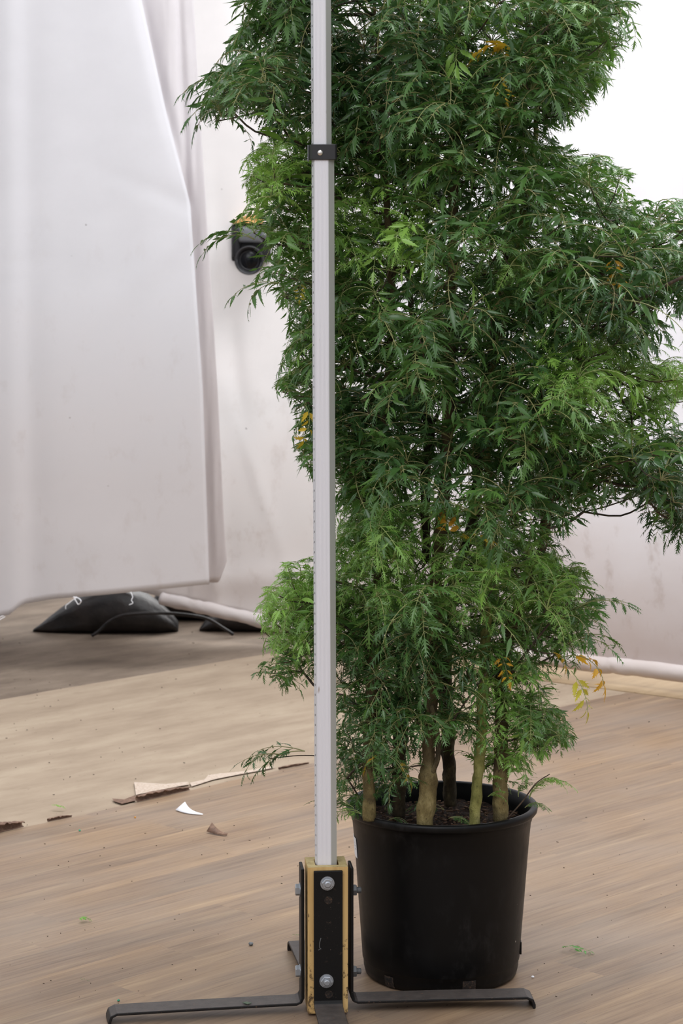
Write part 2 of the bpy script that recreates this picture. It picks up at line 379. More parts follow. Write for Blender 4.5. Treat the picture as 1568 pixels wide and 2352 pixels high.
# beige boards between the bare floor and the vinyl
bA, bB = G(0, 1604), G(680, 1489)
bd = (bB - bA).normalized(); bn = Vector((bd.y, -bd.x, 0))
pts = []
for i in range(60):
    t = -3.5 + i * 0.1
    p = bA + bd * t; q = p + bn * (0.010 * fbm(t * 5, 1.3))
    pts.append((q.x, q.y))
pts = [p for p in pts if p[0] < 0.35]
poly = pts + [(0.5, wallY(0.5) + 0.05), (1.6, wallY(1.6) + 0.05), (1.6, 5.8), (-3.6, 3.0)]
slab('floor', poly, -0.003, 0.004, m_beige)
# vinyl sheet in front
vA = G(0, 1912); vd = Vector((math.sin(PI / 4), math.cos(PI / 4), 0)); vn = Vector((vd.y, -vd.x, 0))
edge = []
for i in range(150):
    t = -3.2 + i * 0.04
    p = vA + vd * t + vn * (0.016 * fbm(t * 2.2, 7.7) + 0.006 * fbm(t * 14, 3.1) * (1 if t > 0 else 0.4))
    if p.y < wallY(p.x) - 0.16: edge.append((p.x, p.y))
poly = edge + [(4.5, wallY(4.5) - 0.13), (4.5, -3.0), (-3.2, -3.0)]
slab('floor', poly, 0.0, 0.002, m_vinyl)
def vinyl_edge_point(px):
    best = min(edge, key=lambda e: abs(px_of(Vector((e[0], e[1], 0)))[0] - px)); return Vector((best[0], best[1], 0))
def px_of(p):
    cp, sp = math.cos(PITCH), math.sin(PITCH); z = p.z - CAMH
    dep = p.y * cp - z * sp; up = p.y * sp + z * cp
    return 784 + F * p.x / dep, 1176 - F * up / dep
# added strip under the right wall's hem, coloured as sunlit floor
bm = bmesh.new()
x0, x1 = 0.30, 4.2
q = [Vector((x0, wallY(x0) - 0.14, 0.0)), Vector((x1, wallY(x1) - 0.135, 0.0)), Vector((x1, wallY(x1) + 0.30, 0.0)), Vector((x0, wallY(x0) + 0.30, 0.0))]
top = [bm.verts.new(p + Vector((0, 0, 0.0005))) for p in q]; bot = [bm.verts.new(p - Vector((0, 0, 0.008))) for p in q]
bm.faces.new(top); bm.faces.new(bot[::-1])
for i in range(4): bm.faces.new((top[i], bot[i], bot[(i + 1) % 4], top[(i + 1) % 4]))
tag(build('sunlit_floor_strip', bm, m_pale), kind='structure')

# ---------------------------------------------------------------- cloth walls
def sheet(name, cols, nz, top, m, fold, th=0.004, parent=None):
    """cols: (x, y, zbottom) along the hem; fold(u, v) pushes the cloth towards the camera"""
    bm = bmesh.new(); grid = []
    n = len(cols)
    for i, (x, y, zb) in enumerate(cols):
        a = cols[max(i - 1, 0)]; b = cols[min(i + 1, n - 1)]
        t = Vector((b[0] - a[0], b[1] - a[1], 0)).normalized(); nn = Vector((t.y, -t.x, 0))
        colv = []
        for j in range(nz + 1):
            v = j / nz; z = zb + (top - zb) * v
            colv.append(bm.verts.new(Vector((x, y, z)) + nn * fold(x, z)))
        grid.append(colv)
    for i in range(n - 1):
        for j in range(nz): bm.faces.new((grid[i][j], grid[i + 1][j], grid[i + 1][j + 1], grid[i][j + 1]))
    o = build(name, bm, m, parent, smooth=True)
    s = o.modifiers.new('thickness', 'SOLIDIFY'); s.thickness = th; s.offset = 0
    return o
def resample(pts, step):
    out_ = []
    for a, b in zip(pts, pts[1:]):
        a, b = Vector(a), Vector(b); k = max(1, int((b - a).length / step))
        out_ += [a.lerp(b, i / k) for i in range(k)]
    out_.append(Vector(pts[-1])); return out_

# right wall: hem just above the floor
colsR = resample([(0.12, wallY(0.12), 0.05), (4.2, wallY(4.2), 0.05)], 0.04)
def foldR(x, z):
    r = 0.014 * fbm(x * 1.6, z * 0.7, 2.0, 3) + 0.006 * math.sin(x * 3.1 + z * 0.5)
    r += 0.004 * math.exp(-((z - (0.93 - 0.03 * x)) / 0.012) ** 2)
    r += 0.010 * math.exp(-((x - 0.96 - 0.10 * z) / 0.02) ** 2) * math.exp(-(z / 0.35) ** 2)
    return r
wr = tag(sheet('wall_right', colsR, 90, 3.3, m_wall, foldR), kind='structure')
# rolled hem of the right wall
def hem(name, pts, r, parent, seed):
    bm = bmesh.new(); P_ = smooth_path(pts, 14)
    rad = [r * (1 + 0.12 * fbm(i * 0.11, seed, 0, 3)) for i in range(len(P_))]
    P_ = [p + Vector((0, 0, 0.004 * fbm(i * 0.09, seed + 3, 0, 2))) for i, p in enumerate(P_)]
    tube(bm, P_, rad, 16)
    for v_ in bm.verts:
        v_.co += Vector((1, 1, 1)) * 0.0018 * fbm(v_.co.x * 40 + v_.co.z * 60, v_.co.y * 40, seed, 3)
    return build(name, bm, m_hem, parent, smooth=True)
hem('rolled_hem', [(x, wallY(x) - 0.012, 0.062 + (0.004 if x > 0.95 else 0)) for x in (0.12, 0.4, 0.7, 0.93, 1.0, 1.2, 2.0, 3.0, 4.2)], 0.030, wr, 2.0)

# back wall: cream cloth with the hem lifted at the left
hemB = [P(300, 1352, 9.5), P(372, 1372, 9.42), P(455, 1390, 9.36), P(520, 1404, 9.32), P(600, 1424, 9.28), P(660, 1440, 9.24), P(760, 1462, 9.16), P(860, 1480, 9.10), Vector((0.20, wallY(0.20) + 0.03, 0.06))]
colsB = [Vector((-2.4, 9.9, 0.30)), Vector((-1.2, 9.62, 0.24))] + hemB
colsB = smooth_path(colsB, 12)
def foldB(x, z):
    r = 0.016 * fbm(x * 2.4, z * 0.8, 5.0, 3)
    # soft folds falling from the camera hole and beside the curtain
    r += 0.022 * math.exp(-((x + 0.505 + 0.03 * (z - 0.9)) / 0.035) ** 2) * (1 if z < 1.45 else math.exp(-((z - 1.45) / 0.25) ** 2))
    r -= 0.018 * math.exp(-((x + 0.44 - 0.10 * (1.3 - z)) / 0.04) ** 2) * math.exp(-((z - 1.15) / 0.45) ** 2)
    r += 0.025 * math.exp(-((z - 0.24 - 0.1 * (x + 0.4)) / 0.05) ** 2) * (1 if x > -0.6 else 0.4)
    r += 0.008 * math.exp(-((x + 0.35 + 0.35 * (z - 0.7)) / 0.03) ** 2) * math.exp(-((z - 0.7) / 0.4) ** 2)
    return r
wb = tag(sheet('wall_back', [tuple(c_) for c_ in colsB], 100, 3.3, m_wallb, foldB), kind='structure')
hem('rolled_hem', [p + Vector((0, -0.03, 0.0)) for p in hemB[1:]], 0.026, wb, 8.0)

# ---------------------------------------------------------------- hanging curtain at left (two overlapping cloths)
def xbound(tab, py):
    for (y0, x0_), (y1, x1_) in zip(tab, tab[1:]):
        if y0 <= py <= y1: return x0_ + (x1_ - x0_) * (py - y0) / (y1 - y0)
    return tab[0][1] if py < tab[0][0] else tab[-1][1]
curt = empty('hanging_curtain', (-0.9, 8.6, 0.5), label='long white cloth curtain hanging at the left above black sandbags, frayed lower edge', cat='curtain')
def cloth_panel(name, left, right, bottom, Yf, m, nu, nv, top_py=-420):
    bm = bmesh.new(); grid = []
    for i in range(nu + 1):
        u = i / nu; col = []
        for j in range(nv + 1):
            v_ = j / nv
            xb = left(1400) + (right(1400) - left(1400)) * u; yb = bottom(xb)
            py = yb + (top_py - yb) * v_
            px = left(py) + (right(py) - left(py)) * u
            col.append(bm.verts.new(P(px, py, Yf(px, py, u))))
        grid.append(col)
    for i in range(nu):
        for j in range(nv): bm.faces.new((grid[i][j], grid[i + 1][j], grid[i + 1][j + 1], grid[i][j + 1]))
    o = build(name, bm, m, curt, smooth=True); s = o.modifiers.new('thickness', 'SOLIDIFY'); s.thickness = 0.003; s.offset = 0
    return o
tF = [(-450, 250), (0, 325), (250, 380), (440, 430), (470, 437), (600, 446), (900, 466), (1345, 481)]
tS = [(-450, 440), (0, 444), (200, 455), (400, 468), (600, 481), (900, 500), (1200, 514), (1290, 521), (1330, 505)]
def front_bottom(x):
    pts = [(-900, 1480), (-60, 1440), (0, 1416), (22, 1412), (38, 1398), (52, 1388), (120, 1376), (240, 1366), (480, 1342), (700, 1330)]
    for (a, b), (c_, d) in zip(pts, pts[1:]):
        if a <= x <= c_: return b + (d - b) * (x - a) / (c_ - a)
    return 1345
def YF(px, py, u):
    y = 8.62 + 0.007 * fbm(px * 0.005, py * 0.0010, 1.0, 2)
    y -= 0.007 * math.exp(-((px - (20 + py * 0.01)) / 30) ** 2)          # fold by the frame's left side
    y += 0.010 * math.exp(-((px - (60 + py * 0.01)) / 35) ** 2) * (0.4 + 0.6 * min(1, max(0, py / 1300)))
    e = xbound(tF, py) - px                                                # distance to the free edge
    y += 0.012 * math.exp(-(e / 16.0) ** 2) * (0.1 + 0.9 / (1 + math.exp((py - 330) / 40.0)))
    y += 0.0035 * math.exp(-((py - 470 - 0.4 * (px - 430)) / 22) ** 2) * math.exp(-((430 - px) / 160) ** 2)
    y -= 0.004 * math.exp(-((py - 540 - 0.9 * (430 - px)) / 40) ** 2) * math.exp(-((430 - px) / 170) ** 2)
    return y
cloth_panel('front_cloth', lambda y: -900, lambda y: xbound(tF, y), front_bottom, YF, m_curt, 150, 120)
def YS(px, py, u):
    c_ = 412 + 20 * py / 440.0
    y = 8.69 + 0.006 * math.sin(px * 0.06 + py * 0.002)
    y += 0.018 * math.exp(-((px - c_) / 7) ** 2) * (1 if py < 460 else 0.1) + 0.012 * math.exp(-((px - (xbound(tF, py) + 2)) / 14) ** 2)
    return y + 0.01 * fbm(px * 0.02, py * 0.003, 3.0, 3)
cloth_panel('folded_edge_strip', lambda y: xbound(tF, y) - 90, lambda y: xbound(tS, y), lambda x: 1338 if x < 500 else 1338 - (x - 500) * 1.2, YS, m_strip, 50, 120)
bm = bmesh.new()
random.seed(9)
for (px, py) in ((176, 1370), (8, 1414), (300, 1359), (12, 1416)):
    a = P(px, py, 8.60)
    ps = [a]; d = Vector((random.uniform(-.01, .01), 0, -0.012))
    for k in range(5):
        ps.append(ps[-1] + d + Vector((random.uniform(-.012, .012), random.uniform(-.004, .004), random.uniform(-.003, .006))))
    tube(bm, smooth_path(ps, 4), 0.0013, 5); build('loose_thread', bm, m_white, curt); bm = bmesh.new()
ps = [P(168, 1371, 8.59), P(180, 1374, 8.59), P(186, 1381, 8.58), P(180, 1388, 8.59), P(174, 1380, 8.59), P(170, 1374, 8.59)]
tube(bm, smooth_path(ps, 5), 0.0018, 5)
build('loose_thread', bm, m_white, curt)

# ---------------------------------------------------------------- black sandbags and hose under the curtain
def lump(name, outline, Y0, depth, m, label, cat, seed, group=None):
    """a soft filled bag: profile height along its length, rounded section"""
    bm = bmesh.new(); rings = []; nseg = len(outline); n = 20
    for (x, zt, wd) in outline:
        ring = []
        for k in range(n):
            a = 2 * PI * k / n; cy, cz = math.cos(a), math.sin(a)
            y = Y0 + wd * (abs(cy) ** 0.8) * (1 if cy > 0 else -1)
            z = zt * 0.5 + zt * 0.5 * (abs(cz) ** 0.75) * (1 if cz > 0 else -1)
            f = 0.022 * fbm(x * 16, a * 1.4, seed, 4)
            ring.append(bm.verts.new((x, y + f * cy, max(0.0, z + f * (0.6 if cz > 0 else 0)))))
        rings.append(ring)
    for A, B in zip(rings, rings[1:]):
        for k in range(n): bm.faces.new((A[k], A[(k + 1) % n], B[(k + 1) % n], B[k]))
    bm.faces.new(rings[0][::-1]); bm.faces.new(rings[-1])
    for v_ in bm.verts: v_.co.z -= 0.008
    o = build(name, bm, m, None, smooth=True); tag(o, label, cat, group); return center_origin(o)
lump('sandbag', [(-1.245, .004, .012), (-1.225, .022, .03), (-1.19, .05, .05), (-1.13, .095, .075), (-1.05, .145, .10), (-0.97, .175, .11), (-0.88, .185, .115), (-0.80, .165, .11), (-0.73, .12, .09), (-0.685, .07, .05), (-0.66, .03, .03)], 9.55, .1, m_bag, 'pointed black sandbag under the left end of the white curtain', 'sandbag', 1.0)
lump('sandbag', [(-0.80, .05, .05), (-0.74, .16, .1), (-0.65, .23, .12), (-0.55, .24, .12), (-0.46, .17, .1), (-0.38, .09, .06), (-0.35, .04, .03)], 9.86, .1, m_bag, 'black sandbag in the shade behind the folded strip of the white curtain', 'sandbag', 4.0)
lump('sandbag', [(-0.575, .004, .02), (-0.55, .035, .05), (-0.49, .085, .07), (-0.40, .10, .085), (-0.30, .10, .085), (-0.22, .085, .07), (-0.17, .04, .04)], 9.58, .1, m_bag, 'low black sandbag under the rolled hem of the cream wall cloth left of the plant', 'sandbag', 7.0)
bm = bmesh.new()
ps = [(-0.99, 9.37, 0.004), (-0.96, 9.37, 0.025), (-0.92, 9.37, 0.062), (-0.86, 9.37, 0.088), (-0.75, 9.38, 0.094), (-0.64, 9.39, 0.088), (-0.54, 9.40, 0.07), (-0.47, 9.40, 0.03), (-0.43, 9.40, 0.004)]
tube(bm, smooth_path(ps, 6), 0.0065, 10)
center_origin(tag(build('irrigation_hose', bm, m_bag, None, True), 'thin black hose arching in front of the sandbags below the curtain', 'hose'))

# ---------------------------------------------------------------- camera looking through the cloth
LY = 9.14; S_ = 1.0
lc = P(572, 598, LY)
dc = empty('digital_camera', (lc.x, 9.30, lc.z - 0.07), label='black digital camera poking through a hole in the cream cloth left of the plant', cat='camera')
k = 9.25 / F
def cbox(name, px0, px1, py0, py1, y0, y1, m, bev=0.006, parent=dc):
    a = P(px0, py1, (y0 + y1) / 2); b = P(px1, py0, (y0 + y1) / 2); bm = bmesh.new()
    bx(bm, ((a.x + b.x) / 2, (y0 + y1) / 2, (a.z + b.z) / 2), (b.x - a.x, y1 - y0, b.z - a.z), bev=bev)
    return build(name, bm, m, parent, True)
cbox('camera_body', 533, 622, 514, 600, 9.20, 9.34, m_body, 0.012)
cbox('grip', 534, 553, 520, 590, 9.175, 9.24, m_body, 0.012)
cbox('viewfinder_hump', 548, 604, 520, 558, 9.16, 9.24, m_grey, 0.012)
bm = bmesh.new(); p = P(606, 541, 9.17)
tube(bm, [p + Vector((0, 0.05, 0)), p + Vector((0, -0.01, 0))], [0.019, 0.017], 24)
build('mode_dial', bm, m_grey, dc, True)
def lens_rings(bm, prof, n=48):
    rings = [[bm.verts.new((lc.x + r * math.cos(2 * PI * q / n), LY + y, lc.z + r * math.sin(2 * PI * q / n))) for q in range(n)] for r, y in prof]
    for A, B in zip(rings, rings[1:]):
        for q in range(n): bm.faces.new((A[q], A[(q + 1) % n], B[(q + 1) % n], B[q]))
R_ = 33 * k
bm = bmesh.new(); lens_rings(bm, [(R_ * .9, .10), (R_ * .9, .06), (R_, .055), (R_, .0), (R_ * .96, -.003), (R_ * .88, -.003), (R_ * .86, .002), (R_ * .80, .003), (R_ * .78, .010), (R_ * .66, .016), (R_ * .64, .02)])
lens = build('lens', bm, m_body, dc, True)
bm = bmesh.new(); lens_rings(bm, [(R_ * .965, -.0035), (R_ * .93, -.0045), (R_ * .90, -.0035)]); build('rim_ring', bm, m_collar, lens, True)
bm = bmesh.new(); lens_rings(bm, [(R_ * .66, .014), (R_ * .63, .013), (R_ * .60, .016)]); build('inner_ring', bm, m_collar, lens, True)
bm = bmesh.new(); lens_rings(bm, [(R_ * .64, .017), (R_ * .45, .012), (R_ * .2, .010), (R_ * .01, .0095)]); build('front_glass', bm, m_glass, lens, True)
for a0, a1 in ((20, 62), (-40, -8), (-82, -55), (175, 190)):
    bm = bmesh.new(); rows = []
    for q in range(9):
        a = math.radians(a0 + (a1 - a0) * q / 8); r0_ = R_ * (.82 + .006 * (q % 2)); r1_ = R_ * (.845 + .01 * (q % 2))
        rows.append([bm.verts.new((lc.x + r * math.cos(a), LY + .0008, lc.z + r * math.sin(a))) for r in (r0_, r1_)])
    for A_, B_ in zip(rows, rows[1:]): bm.faces.new((A_[0], A_[1], B_[1], B_[0]))
    build('ring_lettering', bm, m_grey, lens)
# frayed tan board above the camera, in the hole
a = P(532, 512, 9.22); b = P(604, 500, 9.22)
bm = bmesh.new()
prof = [(533, 513), (548, 503), (560, 496), (590, 494), (606, 500), (606, 507), (604, 513)]
f0 = [bm.verts.new(P(x, y, 9.19)) for x, y in prof]; f1 = [bm.verts.new(P(x, y, 9.32)) for x, y in prof]
bm.faces.new(f0); bm.faces.new(f1[::-1])
for i in range(len(prof)): bm.faces.new((f0[i], f1[i], f1[(i + 1) % len(prof)], f0[(i + 1) % len(prof)]))
tag(center_origin(build('cardboard_flap', bm, m_orange)), 'orange brown flap sticking out over the camera in the cream cloth', 'flap')

# ---------------------------------------------------------------- measuring pole on a cross stand
SX, SY = -0.032, 4.865; ROT = math.radians(5.5)
stand = empty('measuring_stand', (SX, SY, 0.0), label='tall aluminium measuring pole bolted in a timber block with black steel cross feet', cat='measuring pole')
R3 = Matrix.Rotation(ROT, 3, 'Z')
def sp_(x, y, z): return Vector((SX, SY, 0)) + R3 @ Vector((x, y, z))
PH = 0.318
# timber core with a square socket
bm = bmesh.new()
hw = 0.0415
o_ = [(-hw, -hw), (hw, -hw), (hw, hw), (-hw, hw)]; iw = 0.0245; i_ = [(-iw, -iw), (iw, -iw), (iw, iw), (-iw, iw)]
ob = [bm.verts.new(sp_(x, y, 0.006)) for x, y in o_]; ot = [bm.verts.new(sp_(x, y, PH)) for x, y in o_]
it = [bm.verts.new(sp_(x, y, PH)) for x, y in i_]; ib = [bm.verts.new(sp_(x, y, 0.05)) for x, y in i_]
for q in range(4):
    r = (q + 1) % 4
    bm.faces.new((ob[q], ob[r], ot[r], ot[q])); f = bm.faces.new((ot[q], ot[r], it[r], it[q])); f.material_index = 1
    bm.faces.new((it[q], it[r], ib[r], ib[q]))
bm.faces.new(ob[::-1]); bm.faces.new(ib)
tb = build('timber_block', bm, [m_timber, m_endgrain], stand)
# four bent flat bars: upright plate, foot, turned down tip
def bracket(ang, off, length, bend, tipz=0.0, label=None, wdt=0.060, up=PH - 0.006):
    th = 0.0065; zl = 0.0195
    prof = [(0, up), (0, zl + 0.016), (0.005, zl + 0.005), (0.016, zl)]
    prof += [(length * 0.5, zl + 0.001), (length - 0.012, zl + 0.001), (length - 0.003, zl - 0.003), (length, zl - 0.012), (length, tipz)]
    # thickness: outward offset
    outp = []
    for i, (x, z) in enumerate(prof):
        a = prof[max(0, i - 1)]; b = prof[min(len(prof) - 1, i + 1)]
        t = Vector((b[0] - a[0], b[1] - a[1])).normalized(); nn = Vector((-t.y, t.x))
        outp.append((x + nn.x * th, z + nn.y * th))
    bm = bmesh.new(); M = Matrix.Rotation(ang, 3, 'Z'); B_ = Matrix.Rotation(bend, 3, 'Z')
    L = []
    for s in (-1, 1):
        rowi = []; rowo = []
        for (lst, row) in ((prof, rowi), (outp, rowo)):
            for (x, z) in lst:
                v_ = Vector((x, s * wdt / 2, z))
                if x > 0.02: v_ = B_ @ (v_ - Vector((0.02, 0, 0))) + Vector((0.02, 0, 0))
                v_ = M @ (v_ + Vector((off, 0, 0)))
                row.append(bm.verts.new(sp_(v_.x, v_.y, v_.z)))
        L.append((rowi, rowo))
    n = len(prof)
    for i in range(n - 1):
        bm.faces.new((L[0][0][i], L[0][0][i + 1], L[1][0][i + 1], L[1][0][i]))
        bm.faces.new((L[0][1][i], L[1][1][i], L[1][1][i + 1], L[0][1][i + 1]))
        for s in (0, 1): bm.faces.new((L[s][0][i], L[s][1][i], L[s][1][i + 1], L[s][0][i + 1]))
    for i in (0, n - 1): bm.faces.new((L[0][0][i], L[1][0][i], L[1][1][i], L[0][1][i]))
    o = build('foot_bracket', bm, [m_black, m_leg], stand)
    bv = o.modifiers.new('edges', 'BEVEL'); bv.width = 0.0018; bv.segments = 2; bv.limit_method = 'ANGLE'
    for pl in o.data.polygons:
        if pl.center.z < 0.03: pl.material_index = 1
    return o
gap = hw + 0.0005
pR = sp_(gap, 0, 0); tipR = G(1236, 2318); 
bracket(0, gap + 0.006, 0.385, math.radians(-1.5))
bracket(PI, gap + 0.006, 0.405, math.radians(5.0))
bracket(-PI / 2, gap + 0.001, 0.34, 0.0)
bracket(PI / 2, gap + 0.001, 0.37, math.radians(3.5))
# hex bolts and nuts
def bolt(pos, dirv, r=0.0115, th=0.008, shank=0.007, m=m_zinc, twist=0.0):
    bm = bmesh.new(); d = dirv.normalized(); a = d.cross(Vector((0, 0, 1))).normalized(); b = a.cross(d)
    def ring(rr, t, n, tw=0): return [bm.verts.new(pos + d * t + (a * math.cos(tw + 2 * PI * q / n) + b * math.sin(tw + 2 * PI * q / n)) * rr) for q in range(n)]
    def loft(rs):
        for A, B in zip(rs, rs[1:]):
            n = len(A)
            for q in range(n): bm.faces.new((A[q], A[(q + 1) % n], B[(q + 1) % n], B[q]))
        bm.faces.new(rs[-1]); bm.faces.new(rs[0][::-1])
    loft([ring(r * 1.18, 0, 20), ring(r * 1.18, 0.0012, 20)])
    loft([ring(r, 0.0012, 6, twist), ring(r, th * .85, 6, twist), ring(r * .88, th, 6, twist)])
    if shank:
        rs = []
        for q in range(int(shank / 0.0015) + 1): rs.append(ring(r * (.5 if q % 2 else .55), th - .001 + q * 0.0015, 14))
        rs.append(ring(r * .38, th + shank, 14)); loft(rs)
    return build('bolt', bm, m, stand)
ft = -gap - 0.001 - 0.0068
bolt(sp_(-0.002, ft, PH - 0.032), R3 @ Vector((0, -1, 0)), 0.0125, .009, .004, twist=.25)
bolt(sp_(-0.004, ft, 0.078), R3 @ Vector((0, -1, 0)), 0.0125, .008, .008, twist=.1)
sd = gap + 0.006 + 0.0068
for z in (PH - 0.058, 0.085):
    bolt(sp_(-sd, 0.0, z), R3 @ Vector((-1, 0, 0)), 0.0125, .010, 0, twist=.5)
    bolt(sp_(sd, 0.0, z - 0.004), R3 @ Vector((1, 0, 0)), 0.0125, .009, .010, m_zincd, twist=.2)
# worn spare holes in the front plate
for (x, z) in ((0.0, PH - 0.068), (0.001, 0.049)):
    bm = bmesh.new(); c_ = sp_(x, ft + 0.0002, z); d = R3 @ Vector((0, -1, 0)); a = R3 @ Vector((1, 0, 0))
    rs = [[bm.verts.new(c_ + d * t + (a * math.cos(q * PI / 8) + Vector((0, 0, 1)) * math.sin(q * PI / 8)) * r) for q in range(16)] for r, t in ((.0085, 0.0), (.0082, .0008), (.006, .0009), (.005, .0002), (.004, .0003))]
    for A, B in zip(rs, rs[1:]):
        for q in range(16): bm.faces.new((A[q], A[(q + 1) % 16], B[(q + 1) % 16], B[q]))
    bm.faces.new(rs[-1]); tag(build('screw_hole', bm, m_potdirt, stand), 'small worn screw hole')
# scratch marks on the front plate
bm = bmesh.new()
def pp(px, py): return P(px, py, SY + ft - 0.0006)
for ps in ([(737, 2154), (734, 2166), (734, 2176), (737, 2180)], [(735, 2180), (728, 2183), (720, 2186)]):
    q = [pp(*a_) for a_ in ps]; tube(bm, smooth_path(q, 4), 0.0011, 5)
build('paint_scratch', bm, m_zincd, stand)

# pole sections (profile: scale strip at left front, ribbed front, plain side)
LEAN = math.radians(-0.19)
def pole(name, z0, z1, sc, x_off):
    pr = [(-.0228, .018), (-.0228, .004), (-.0168, -.021), (-.0155, -.0222), (.0098, -.0222), (.0115, -.0212), (.0228, -.011), (.0228, .018), (.0205, .021), (-.0205, .021)]
    n = len(pr); bm = bmesh.new()
    A = [bm.verts.new((x * sc, y * sc, z0)) for x, y in pr]; B = [bm.verts.new((x * sc, y * sc, z1)) for x, y in pr]
    for q in range(n):
        f = bm.faces.new((A[q], A[(q + 1) % n], B[(q + 1) % n], B[q]))
        f.material_index = 0 if q in (2, 3, 4) else (1 if q in (0, 1) else 2)
    bm.faces.new(A[::-1]).material_index = 2; bm.faces.new(B).material_index = 2
    me = bpy.data.meshes.new(name); bmesh.ops.recalc_face_normals(bm, faces=bm.faces[:]); bm.to_mesh(me); bm.free()
    o = bpy.data.objects.new(name, me); C.objects.link(o)
    for m in (m_alu, m_scale, m_aluside): me.materials.append(m)
    o.parent = stand; o.location = (x_off, 0, 0.0); o.rotation_euler = (0, LEAN, 0); return o
ZC = P(740, 350, SY).z - 0.0
pole('lower_pole', 0.05, ZC + 0.01, 1.0, 0.0003)
pole('upper_pole', ZC - 0.05, 3.05, 0.885, -0.0022)
# collar clamp
bm = bmesh.new()
cx = P(740, 350, SY).x
zc = ZC
pr_o = [(-.0265, .026), (-.0265, -.006), (-.0205, -.0262), (.0262, -.0262), (.0295, -.022), (.0295, .026)]
A = [bm.verts.new((cx + x, SY + y, zc - 0.0155)) for x, y in pr_o]; B = [bm.verts.new((cx + x, SY + y, zc + 0.0155)) for x, y in pr_o]
n = len(pr_o)
for q in range(n): bm.faces.new((A[q], A[(q + 1) % n], B[(q + 1) % n], B[q]))
bm.faces.new(A[::-1]); bm.faces.new(B)
collar = build('collar_clamp', bm, m_collar, stand)
bv = collar.modifiers.new('edges', 'BEVEL'); bv.width = 0.0015; bv.segments = 2
bm = bmesh.new(); c_ = P(735, 351, SY - 0.0262)
bmesh.ops.create_uvsphere(bm, u_segments=20, v_segments=12, radius=0.0058)
bmesh.ops.scale(bm, vec=(1, .55, 1), verts=bm.verts[:]); bmesh.ops.translate(bm, vec=c_, verts=bm.verts[:])
build('rivet', bm, m_rivet, collar, True)
bm = bmesh.new(); bx(bm, (cx - .0285, SY + .004, zc - .002), (.003, .020, .033), bev=.0008)
build('latch_tab', bm, m_grey, collar)

# ---------------------------------------------------------------- pot
PC = Vector((P(1014, 1850, 5.12).x, 5.12, 0.0))
plant = empty('potted_shrub', PC, label='tall bushy green aralia with several trunks in a black nursery pot', cat='plant')
RH = 0.382
bm = bmesh.new()
prof = [(0.150, 0.0), (0.160, 0.001), (0.1665, 0.006), (0.1700, 0.020), (0.1710, 0.036), (0.1722, 0.0372), (0.1728, 0.039), (0.177, 0.10), (0.184, 0.20), (0.191, 0.30), (0.1955, 0.346), (0.1975, 0.349), (0.1985, 0.362),
        (0.2055, 0.364), (0.2085, 0.368), (0.2095, 0.375), (0.208, 0.380), (0.204, RH), (0.198, 0.381), (0.1945, 0.378), (0.192, 0.350), (0.188, 0.30), (0.18, 0.26)]
lathe(bm, prof, PC, 128, cap_b=True)
# drainage openings pressed into the base
def ang_px(px, R=0.170):
    s = (P(px, 2240, 5.0).x - PC.x) / R; return -PI / 2 + math.asin(max(-1, min(1, s)))
pot = build('nursery_pot', bm, m_pot, plant, True)
def patch(name, px, z0, z1, wd, m, parent, lift=0.0009, R=None):
    a0 = ang_px(px); bm = bmesh.new(); rows = []
    for j in range(5):
        z = z0 + (z1 - z0) * j / 4
        rz = np.interp(z, [0, .006, .02, .036, .039, .10, .20, .30, .346], [.163, .1665, .170, .171, .1728, .177, .184, .191, .1955]) + lift
        rows.append([bm.verts.new((PC.x + rz * math.cos(a0 + (i / 6 - .5) * wd / rz * (1 + .12 * mn.noise(Vector((px, i, j))))), PC.y + rz * math.sin(a0 + (i / 6 - .5) * wd / rz), z)) for i in range(7)])
    for A_, B_ in zip(rows, rows[1:]):
        for i in range(6): bm.faces.new((A_[i], A_[i + 1], B_[i + 1], B_[i]))
    r = bmesh.ops.extrude_face_region(bm, geom=bm.faces[:]); vs = [g_ for g_ in r['geom'] if isinstance(g_, bmesh.types.BMVert)]
    for v_ in vs:
        d = Vector((v_.co.x - PC.x, v_.co.y - PC.y, 0)).normalized(); v_.co -= d * 0.0035
    return build(name, bm, m, parent)
patch('drain_hole', 893, 0.004, 0.029, 0.025, m_potdirt, pot)
patch('drain_hole', 1075, 0.004, 0.031, 0.030, m_potdirt, pot)
patch('drain_hole', 978, 0.000, 0.007, 0.046, m_potdirt, pot)
bm = bmesh.new(); a_ = PC + Vector((0.1735, -0.02, 0.062)); bx(bm, a_, (0.004, 0.02, 0.028), bev=.001); build('base_lug', bm, m_pot, pot)
# plant label on the pot's left flank
bm = bmesh.new(); rows = []
for j in range(7):
    z = 0.268 + 0.044 * j / 6; rz = np.interp(z, [.20, .30, .346], [.184, .191, .1955]) + 0.0009
    rows.append([bm.verts.new((PC.x + rz * math.cos(a), PC.y + rz * math.sin(a), z)) for a in np.linspace(math.radians(180), math.radians(193.5), 6)])
for A_, B_ in zip(rows, rows[1:]):
    for i in range(5): bm.faces.new((A_[i], A_[i + 1], B_[i + 1], B_[i]))
sl = build('sticker', bm, m_white, pot); s = sl.modifiers.new('t', 'SOLIDIFY'); s.thickness = 0.0006
bm = bmesh.new()
for j, z in enumerate((0.300, 0.293, 0.286)):
    rz = np.interp(z, [.20, .30, .346], [.184, .191, .1955]) + 0.0016; a0, a1 = math.radians(188.5), math.radians(192)
    q = [bm.verts.new((PC.x + rz * math.cos(a), PC.y + rz * math.sin(a), z + dz)) for a, dz in ((a0, 0), (a1, 0), (a1, .0035), (a0, .0035))]; bm.faces.new(q)
build('printed_mark', bm, m_ink, sl)
